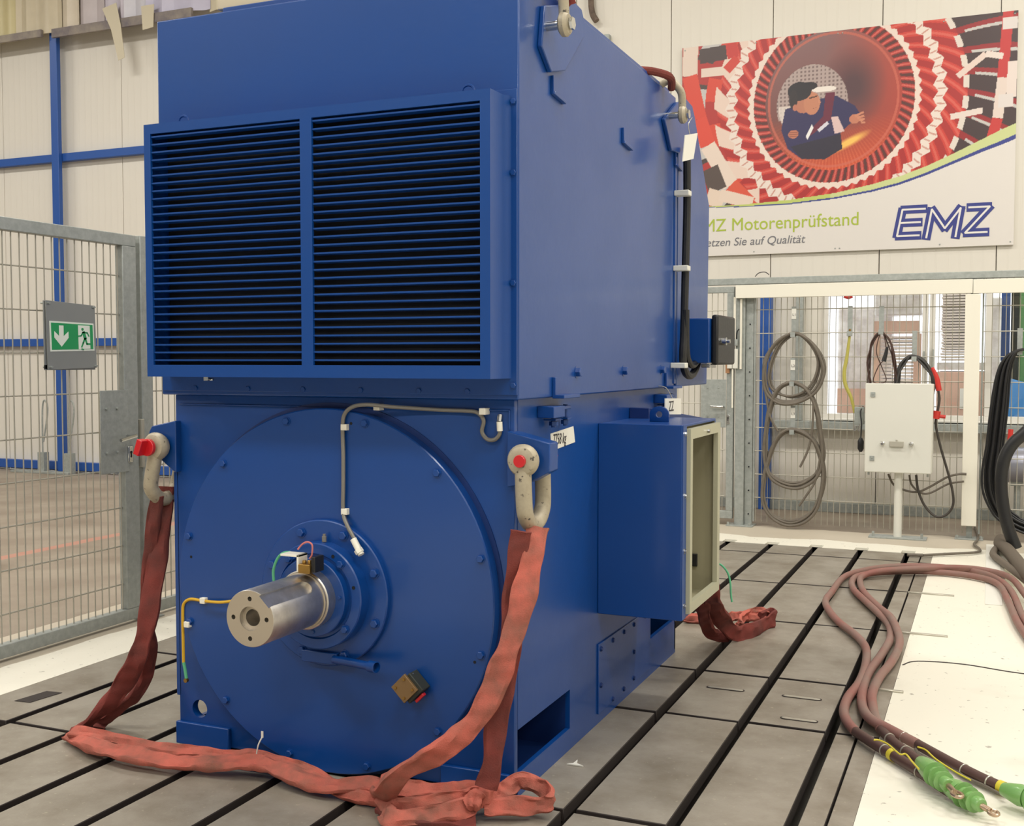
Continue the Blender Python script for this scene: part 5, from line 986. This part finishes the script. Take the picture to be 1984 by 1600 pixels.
for y, z in ((4.68, 1.945), (5.02, 1.935), (4.69, 1.588), (5.03, 1.592)): build(MB().cyl((sx-.05, y, z), (sx+.012, y, z), .006, 8).box(sx+.004, sx+.008, y-.014, y+.014, z-.004, z+.004), 'tie_bolt', GALV, t)
# wooden pallet beyond the gate
px_, py_ = -7.12, 6.34
t = thing('wooden_pallet', 'wooden pallet on the hall floor beyond the left gate', 'pallet', (px_-.5, py_-.4, 0))
for k in range(5): build(MB().box(px_-1.2, px_, py_-.80+k*.17, py_-.80+k*.17+.12, .122, .146), 'deck_board', WOOD, t, bevel=.003)
for k in range(3): build(MB().box(px_-.145-k*.52, px_-k*.52, py_-.80, py_, .10, .122), 'cross_board', WOOD, t)
for k in range(3):
    for j in range(3): build(MB().box(px_-.145-k*.52, px_-k*.52, py_-.80+j*.33, py_-.80+j*.33+.14, .02, .10), 'block', WOOD, t, bevel=.003)
for j in range(3): build(MB().box(px_-1.2, px_, py_-.80+j*.33, py_-.80+j*.33+.14, .0, .02), 'runner', WOOD, t)
# ============================================================ BACK FENCE
FY = 10.88
ZB = [.286+.2285*k for k in range(9)]
t = thing('mesh_fence', 'galvanised mesh fence panel behind the white cabinet', 'fence', (-1.2, FY, 0))
build(MB().box(-2.115, -2.10, FY-.015, FY+.015, .05, 2.36).box(-.14, -.125, FY-.015, FY+.015, .05, 2.36), 'edge_bar', GALV, t)
wires_y(t, FY, -2.10, -.14, .05, 2.36, ZB)
t = thing('mesh_fence', 'galvanised mesh fence panel right of the white vertical trunking', 'fence', (.6, FY, 0))
wires_y(t, FY, -.06, 1.9, .05, 2.36, ZB)
build(MB().box(-.075, -.06, FY-.015, FY+.015, .05, 2.36), 'edge_bar', GALV, t)
tag(build(MB().box(-6.0, 2.0, FY-.02, FY+.05, 2.362, 2.425), 'top_rail', GALV, bevel=.004), 'long galvanised top rail above the back fence', 'rail')
t = thing('fence_post', 'wide galvanised post between back gate and mesh fence', 'post', (-2.24, FY, 0))
build(MB().box(-2.288, -2.199, FY-.045, FY+.045, 0, 2.355), 'post_tube', GALV, t, bevel=.004)
build(MB().box(-2.197, -2.122, FY-.01, FY+.03, 0, 2.355), 'fixing_strip', GALV, t, bevel=.003)
for k in range(9): build(MB().cyl((-2.155, FY-.02, .12+k*.232), (-2.155, FY-.01, .12+k*.232), .007, 8), 'strip_bolt', DARK, t)
build(MB().box(-2.36, -2.10, FY-.10, FY+.10, .0, .012), 'foot_plate', GALV, t, bevel=.002)
for xx in (-2.34, -2.13): build(MB().cyl((xx, FY-.08, .012), (xx, FY-.08, .04), .012, 6), 'anchor', GALV, t)
t = thing('mesh_gate', 'galvanised mesh gate with lever handle right behind the motor', 'gate', (-3.0, FY, 0))
build(MB().box(-3.60, -2.310, FY-.03, FY+.03, 2.285, 2.345).box(-3.60, -2.310, FY-.03, FY+.03, .065, .14).box(-2.378, -2.310, FY-.03, FY+.03, .14, 2.285).box(-3.60, -3.53, FY-.03, FY+.03, .14, 2.285), 'gate_frame', GALV, t, bevel=.004)
wires_y(t, FY, -3.53, -2.39, .14, 2.285, ZB)
lp = build(MB().box(-2.63, -2.38, FY-.04, FY-.034, .965, 1.437), 'lock_plate', GALV, t, bevel=.002)
bolts(hexbolt(.007, .008), [(x_, FY-.04, z_) for x_ in (-2.565, -2.455) for z_ in (1.07, 1.355)], GALV, lp)
build(MB().cyl((-2.40, FY-.03, 1.168), (-2.40, FY-.09, 1.168), .012, 10).tube([(-2.395, FY-.09, 1.17), (-2.44, FY-.09, 1.168), (-2.52, FY-.09, 1.172)], .012, 10), 'lever_handle', CHROME, lp)
build(MB().box(-2.372, -2.345, FY-.04, FY-.028, 1.0, 1.09), 'key_escutcheon', CHROME, lp, bevel=.004); build(MB().cyl((-2.358, FY-.041, 1.06), (-2.358, FY-.04, 1.06), .007).box(-2.361, -2.355, FY-.0415, FY-.04, 1.03, 1.06), 'keyhole', DARK, lp)
t = thing('gate_switch', 'white cable pipe with safety switch plates on the gate post', 'switch', (-2.27, FY-.06, 1.5))
build(MB().box(-2.385, -2.345, FY-.05, FY-.035, 1.50, 1.76), 'brown_backplate', ORANGE, t); build(MB().box(-2.365, -2.315, FY-.075, FY-.052, 1.545, 1.735).box(-2.311, -2.262, FY-.075, FY-.052, 1.545, 1.735), 'switch_plate', CABINET, t, bevel=.003)
build(MB().cyl((-2.30, FY-.06, 1.84), (-2.30, FY-.06, 2.24), .009, 8).cyl((-2.313, FY-.06, 1.16), (-2.313, FY-.06, 1.54), .009, 8).cyl((-2.235, FY-.06, 1.54), (-2.235, FY-.06, 2.22), .011, 8), 'cable_pipe', WHITEP, t)
build(MB().box(-2.315, -2.262, FY-.09, FY-.05, 1.765, 1.83), 'sensor_head', GALV, t, bevel=.003); build(MB().tube([(-2.275, FY-.07, 1.83), (-2.27, FY-.07, 1.90), (-2.25, FY-.07, 1.93)], .006, 6), 'black_lead', BLACK, t)
# post inside the trunking
t = thing('fence_post', 'grey fence post standing under the white vertical trunking', 'post', (-.15, FY, 0))
build(MB().box(-.175, -.125, FY-.02, FY+.03, 0, 2.355), 'post_tube', GALV, t, bevel=.003); build(MB().box(-.27, -.03, FY-.09, FY+.09, 0, .012), 'foot_plate', GALV, t, bevel=.002)
for xx in (-.25, -.05): build(MB().cyl((xx, FY-.07, .012), (xx, FY-.07, .04), .012, 6), 'anchor', GALV, t)
tag(build(MB().box(-2.282, -.158, FY-.10, FY-.045, 2.226, 2.352), 'cable_trunking', WHITEP, bevel=.003), 'long white horizontal cable trunking under the fence top rail', 'trunking')
tag(build(MB().box(-.154, 2.0, FY-.10, FY-.045, 2.222, 2.348), 'cable_trunking', WHITEP, bevel=.003), 'white horizontal cable trunking at the right edge', 'trunking')
tag(build(MB().box(-.217, -.090, FY-.10, FY-.045, .13, 2.218), 'cable_trunking', WHITEP, bevel=.003), 'white vertical cable trunking standing beside the cabinet', 'trunking')
tag(build(MB().tube(D['thin'], .004, 6), 'loose_wire', INK), 'thin wire loop sticking up over the top rail', 'wire')
tag(build(MB().tube([(-1.42, 12.1, 2.30), (-1.38, 12.1, 2.285), (-1.34, 12.1, 2.30)], .022, 8), 'red_lamp', CRED), 'small red thing under the trunking at the window top', 'lamp')
# hooks
def ring(nm, sx, sz, dy):
    P = D[nm]; cx_ = sum(p[0] for p in P)/len(P); zt = max(p[2] for p in P)
    return [(cx_+(p[0]-cx_)*sx+.008*math.sin(i*2.3), p[1]+dy, zt+(p[2]-zt)*sz+.006*math.cos(i*1.7)) for i, p in enumerate(P)]
hk = D['hook']
def hook(i, label, tagz=None):
    a, b = hk[i], hk[i+1]; x = (a[0]+b[0])/2
    t = thing('cable_hook', label, 'hook', (x, 10.85, b[2]), 'cable hooks on the mesh fence')
    build(MB().box(x-.022, x+.022, 10.852, 10.858, b[2]-.01, a[2]+.02).box(x-.022, x+.022, 10.79, 10.852, b[2]-.016, b[2]-.010).box(x-.022, x+.022, 10.785, 10.791, b[2]-.016, b[2]+.03), 'hook_strap', GALV, t, bevel=.001)
    if tagz: build(MB().box(x-.021, x+.021, 10.848, 10.852, a[2]-.10, a[2]-.0), 'label_plate', PAPER, t); text('L%d' % tagz, x-.012, a[2]-.07, .035, t, INK, 'label_lettering', 10.8475, extr=.0003)
hook(0, 'topmost labelled hook holding a grey cable coil', 1); hook(2, 'middle labelled hook holding a grey cable coil', 2); hook(4, 'lowest labelled hook holding a grey cable coil', 3)
hook(6, 'grey strap hook carrying the yellow-green cable'); hook(8, 'grey strap hook carrying the thin brown cable'); hook(10, 'grey strap hook carrying the thick dark cable'); hook(12, 'grey strap hook carrying the black cable bundle')
tag(build(MB().tube(D['coil1'], .0145, 8, closed=True).tube(ring('coil1', .95, .97, .012), .013, 8, closed=True).tube(ring('coil1', 1.03, .95, .028), .013, 8, closed=True).tube([(x+.006*math.sin(i), y+.02, z+.004*math.cos(i)) for i, (x, y, z) in enumerate(D['coil1b'])], .012, 8, closed=True).tube([(x+.02, y+.035, z-.01) for x, y, z in D['coil1b']], .011, 8, closed=True).tube(D['coiltail3'], .011, 8), 'cable_coil', CABG), 'topmost of the three grey cable coils on the mesh fence', 'cable coil', 'grey cable coils on the fence')
tag(build(MB().tube(D['coil2'], .0145, 8, closed=True).tube(ring('coil2', .95, .97, .012), .013, 8, closed=True).tube(ring('coil2', 1.03, .95, .028), .013, 8, closed=True).tube([(x*.985-.02, y+.02, z*.97+.03) for x, y, z in D['coil2']], .012, 8, closed=True).tube([(x*.97-.045, y+.035, z*.99+.004) for x, y, z in D['coil2']], .011, 8, closed=True).tube(D['coiltail1'], .011, 8), 'cable_coil', CABG), 'middle of the three grey cable coils on the mesh fence', 'cable coil', 'grey cable coils on the fence')
tag(build(MB().tube(D['coil3'], .0145, 8, closed=True).tube(ring('coil3', .95, .97, .012), .013, 8, closed=True).tube(ring('coil3', 1.03, .95, .028), .013, 8, closed=True).tube([(x*.985-.02, y+.02, z*.96+.02) for x, y, z in D['coil3']], .012, 8, closed=True).tube([(x*.97-.05, y+.035, z*.985+.002) for x, y, z in D['coil3']], .011, 8, closed=True).tube(D['coiltail2'], .011, 8), 'cable_coil', CABG), 'lowest of the three grey cable coils, almost touching the floor', 'cable coil', 'grey cable coils on the fence')
c = tag(build(MB().tube(D['yg'], lambda s: .012+.006*math.sin(s*PI), 8), 'earthing_cable', mat('yellow_green_cable', (182, 174, 84), .5)), 'yellow-green earthing cable hanging between the coils and the cabinet', 'cable')
build(MB().cyl((D['yg'][0][0], 10.81, D['yg'][0][2]-.01), (D['yg'][0][0]+.003, 10.81, D['yg'][0][2]+.07), .010, 8), 'cable_lug', BRASS, c)
bw = MB(); rb = random.Random(5)
for k in range(6): bw.tube([(x+rb.uniform(-.016,.016), y+rb.uniform(0,.03), z+rb.uniform(-.012,.008)) for x, y, z in D['brown']], .0055, 6, closed=True)
bw.tube(D['brown2'], .0045, 6, closed=True)
c = tag(build(bw, 'extension_cord', mat('brown_cord', (74, 52, 44), .5)), 'thin brown extension cord coiled behind the cabinet top', 'cord')
build(MB().tube(D['plug'], lambda s: .012+.010*s, 8, sub=3), 'plug', BLACK, c)
dk = MB()
for k in range(6): dk.tube([(x+rb.uniform(-.022,.022), y+.01*k, z+rb.uniform(-.02,.01)) for x, y, z in D['dark']], .010, 7, closed=True)
c = tag(build(dk, 'power_cord', mat('dark_grey_cord', (62, 60, 58), .5)), 'thick dark power cord coiled behind the cabinet with red plug', 'cord')
build(MB().tube(D['redplug'], lambda s: .014+.012*s, 12, sub=3), 'red_plug', CRED, c)
rc = tag(build(MB().tube(D['redcable'], .011, 8), 'plug_cable', mat('cord_dark', (60, 54, 48), .5)), 'dark cable looping from the red plug down under the cabinet', 'cable')
build(MB().cyl((-.442, 10.66, 1.10), (-.43, 10.66, 1.17), .032, 10).cyl((-.42, 10.66, 1.125), (-.36, 10.66, 1.118), .016, 8), 'red_connector', CRED, rc)
tag(build(MB().tube(D['uc_a'], .010, 8).cyl(D['uc_a'][-1], (D['uc_a'][-1][0]+.05, 10.75, D['uc_a'][-1][2]+.0), .012), 'cabinet_cable', CABG), 'upper grey cable leaving the cabinet underside towards the trunking', 'cable')
tag(build(MB().tube(D['uc_b'], .009, 8).cyl(D['uc_b'][-1], (D['uc_b'][-1][0]+.05, 10.75, D['uc_b'][-1][2]+.01), .009), 'cabinet_cable', CABG), 'lower grey cable leaving the cabinet underside towards the trunking', 'cable')
q = D['jbox']
t = thing('junction_box', 'small grey junction box on the fence left of the cabinet', 'box', q[0]); build(MB().box(q[0][0], q[1][0], 10.78, 10.86, q[1][2], q[0][2]), 'box_body', GALV, t, bevel=.006); build(MB().cyl((q[2][0], 10.82, q[2][2]), (q[2][0], 10.82, q[2][2]-.05), .015).cyl((q[2][0]-.03, 10.82, q[2][2]), (q[2][0]-.04, 10.82, q[2][2]-.05), .012), 'cable_gland', CHROME, t)
t = thing('hanging_coupling', 'black cable coupling hanging from the grey junction box', 'coupling', q[3]); x = q[3][0]; z = q[3][2]; build(MB().lathe([(.012, 0), (.028, .03), (.028, .10), (.014, .13)], (x, 10.74, z-.06), (0,0,1), 12), 'coupling_body', BLACK, t); build(MB().tube([(x, 10.74, z+.07), (x+.004, 10.75, z+.2), (x-.01, 10.77, z+.31), (x+.01, 10.80, z+.36)], .006, 6), 'lead', BLACK, t)
# cabinet
CY = 10.58
t = thing('control_cabinet', 'light grey control cabinet on a round pole', 'cabinet', (-.75, CY+.1, 0))
build(MB().box(-1.035, -.462, CY, CY+.20, .612, 1.412), 'body', CABINET, t, bevel=.008)
dr = build(MB().box(-1.042, -.468, CY-.022, CY-.002, .607, 1.417), 'door', CABINET, t, bevel=.008, seg=3)
for z in (.735, 1.315): build(MB().box(-.995, -.955, CY-.030, CY-.022, z-.022, z+.022).lathe([(.009, 0), (.009, .003)], (-.975, CY-.030, z+.004), (0,-1,0), 12), 'door_lock', GALV, dr, bevel=.002)
for x in (-.885, -.64): build(MB().lathe([(.020, 0), (.020, .012), (.013, .018), (.013, .055), (.010, .06)], (x, CY-.022, .872), (0,-1,0), 16), 'push_knob', CHROME, dr)
build(MB().box(-.825, -.705, CY-.045, CY-.022, .845, .895).cyl((-.765, CY-.03, .895), (-.765, CY-.03, .91), .008), 'latch_cover', mat('latch_grey', (176, 172, 158), .4), dr, bevel=.004)
build(MB().cyl((-.752, CY+.09, .0), (-.752, CY+.09, .60), .036, 24).cyl((-.752, CY+.09, .555), (-.752, CY+.09, .613), .031, 24), 'pole', CABINET, t)
build(MB().box(-1.00, -.50, CY-.0, CY+.18, .0, .014), 'foot_plate', GALV, t, bevel=.002)
for xx in (-.96, -.54): build(MB().cyl((xx, CY+.03, .014), (xx, CY+.03, .06), .013, 6), 'anchor', GALV, t)
for xx in (-1.01, -.50): build(MB().cyl((xx, CY+.05, .60), (xx, CY+.05, .575), .009, 8), 'gland', GALV, t)
# black bundle and hoses at the right
t = thing('cable_bundle', 'thick bundle of black cables hanging from a hook at the right edge', 'cable bundle', (.13, 10.78, .2))
for i in range(9): build(MB().tube([(x, y+.018*(i % 3)-.02, z) for x, y, z in D['blk%d' % i]], .0115, 7), 'cable_strand', BLACK, t)
build(MB().cyl((.168, 10.68, .88), (.176, 10.68, 1.02), .022, 10), 'red_connector', CRED, t)
tag(build(MB().tube(D['hose_big'], .05, 16), 'black_hose', BLACK), 'very thick black hose curving down to the floor at the right edge', 'hose')
tag(build(MB().tube(D['hose_brown'], .052, 16), 'floor_hose', mat('dusty_hose', (102, 92, 80), .7)), 'thick dusty hose lying on the floor beneath the black hose', 'hose')
tag(build(MB().tube(D['hose_loop'], .028, 12), 'floor_cable', mat('dusty_cable', (108, 98, 86), .7)), 'thinner dusty cable looping beside the thick floor hose', 'cable')
tag(build(MB().tube(D['post_cable'], .011, 8).cyl(D['post_cable'][-1], (D['post_cable'][-1][0]-.12, D['post_cable'][-1][1]-.03, .02), .014, 8), 'floor_lead', CABG), 'thin grey lead running from the trunking post across the pale floor', 'cable')
# ============================================================ TEST CABLES
def splitcable(name, label, pts, r, ncut, ties):
    t = thing(name, label, 'cable', pts[len(pts)//2], 'high voltage test cables on the floor')
    build(MB().tube(pts[:ncut+1], r, 12), 'cable_jacket', CABR, t); build(MB().tube(pts[ncut:], r*.96, 12), 'stripped_end', CABD, t)
    P = smooth(pts, 10)
    for q in ties:
        i = int(q*(len(P)-1)); d = (P[min(i+1, len(P)-1)]-P[i-1]).normalized()
        build(MB().lathe([(r*1.05, -.003), (r*1.10, 0), (r*1.05, .003)], P[i], d, 14), 'cable_tie', JOINT, t)
    return t
ta = splitcable('test_cable', 'leftmost red-brown test cable with the farther-forward green end cone', D['cab_a'], .0225, 20, (.86, .92)); tb_ = splitcable('test_cable', 'long red-brown test cable leading to the green cone at the right edge', D['cab_b'], .0225, 21, (.86, .93, .965)); tc_ = splitcable('test_cable', 'middle red-brown test cable ending in the nearer green cone', D['cab_c'], .0225, 20, (.90, .95))
def cone(pts, t, lug=True):
    a, b, c = [Vector(p) for p in pts]; d = (b-a).normalized(); L = (b-a).length
    pr = [(.024, -.01), (.032, .02), (.040, L*.30), (.037, L*.42)]
    n = 3
    for k in range(n):
        h = L*(.50+.16*k); pr += [(.031-.002*k, h-.018), (.032-.002*k, h-.005), (.047-.004*k, h), (.047-.004*k, h+.003), (.031-.003*k, h+.006)]
    pr += [(.026, L*.97), (.022, L), (.012, L+.001)]
    g_ = build(MB().lathe(pr, a, d, 28), 'stress_cone', GREENS, t)
    if lug: build(MB().cyl(b-d*.01, b+(c-b)*.65, .012, 12, .010).tube([b+(c-b)*.55+Vector((math.cos(a)*.0, 0, 0))+(c-b)*.42*(1-math.cos(a))/2*1.4+(c-b).cross(Vector((0,0,1))).normalized()*.017*math.sin(a) for a in np.linspace(0, 2*PI, 14)[:-1]], .007, 8, closed=True, sub=2), 'cable_lug', mat('copper_lug', (190, 165, 140), .3, .8), g_)
cone(D['cone_b'], ta); cone(D['cone_a'], tc_); cone(D['cone_c'], tb_)
for nm, t in (('gy_a', ta), ('gy_b', tb_)): build(MB().tube(D[nm], .0035, 6), 'earth_wire', YG, t)
build(MB().tube(D['gy_c'], .006, 6), 'screen_wire', CABG, tb_)
for pts, t in ((D['cab_a'], ta), (D['cab_b'], tb_)):
    P = smooth(pts, 10); i = int((.875 if t is ta else .985)*(len(P)-1)); d = (P[min(i+2, len(P)-1)]-P[i-2]).normalized(); build(MB().lathe([(.0245, -.012), (.0245, .012)], P[i], d, 14), 'yellow_band', YG, t)
# small scraps
s = D['star']; cxs, cys = -1.505, 4.135
tag(build(MB().prism([(cxs-.03, cys-.015), (cxs-.008, cys), (cxs-.005, cys+.045), (cxs+.006, cys+.005), (cxs+.04, cys-.012), (cxs, cys-.014)], 'z', .001, .006), 'plastic_scrap', PAPER), 'small white scrap on the bed plate right of the motor', 'scrap')
tag(build(MB().tube([(-2.62, 3.545, .08), (-2.61, 3.545, .12), (-2.60, 3.56, .15)], .003, 6).box(-2.605, -2.595, 3.555, 3.558, .145, .17), 'wire_scrap', PAPER), 'thin white wire end sticking up from the floor sling', 'wire')
tag(build(MB().tube([(-4.30, 12.24, 6.6), (-4.29, 12.24, 5.9), (-4.27, 12.23, 5.62), (-4.21, 12.22, 5.5)], .035, 8), 'wall_conduit', mat('rusty_conduit', (120, 104, 92), .8, noise=(9, .9, (70, 60, 54)))), 'brown conduit on the back wall above the hood edge at the picture top', 'conduit')
tag(build(MB().box(-4.12, -4.06, 12.22, 12.295, 5.25, 5.34), 'wall_bracket', GALV, bevel=.004), 'small metal bracket on the back wall just above the sloping hood edge', 'bracket')
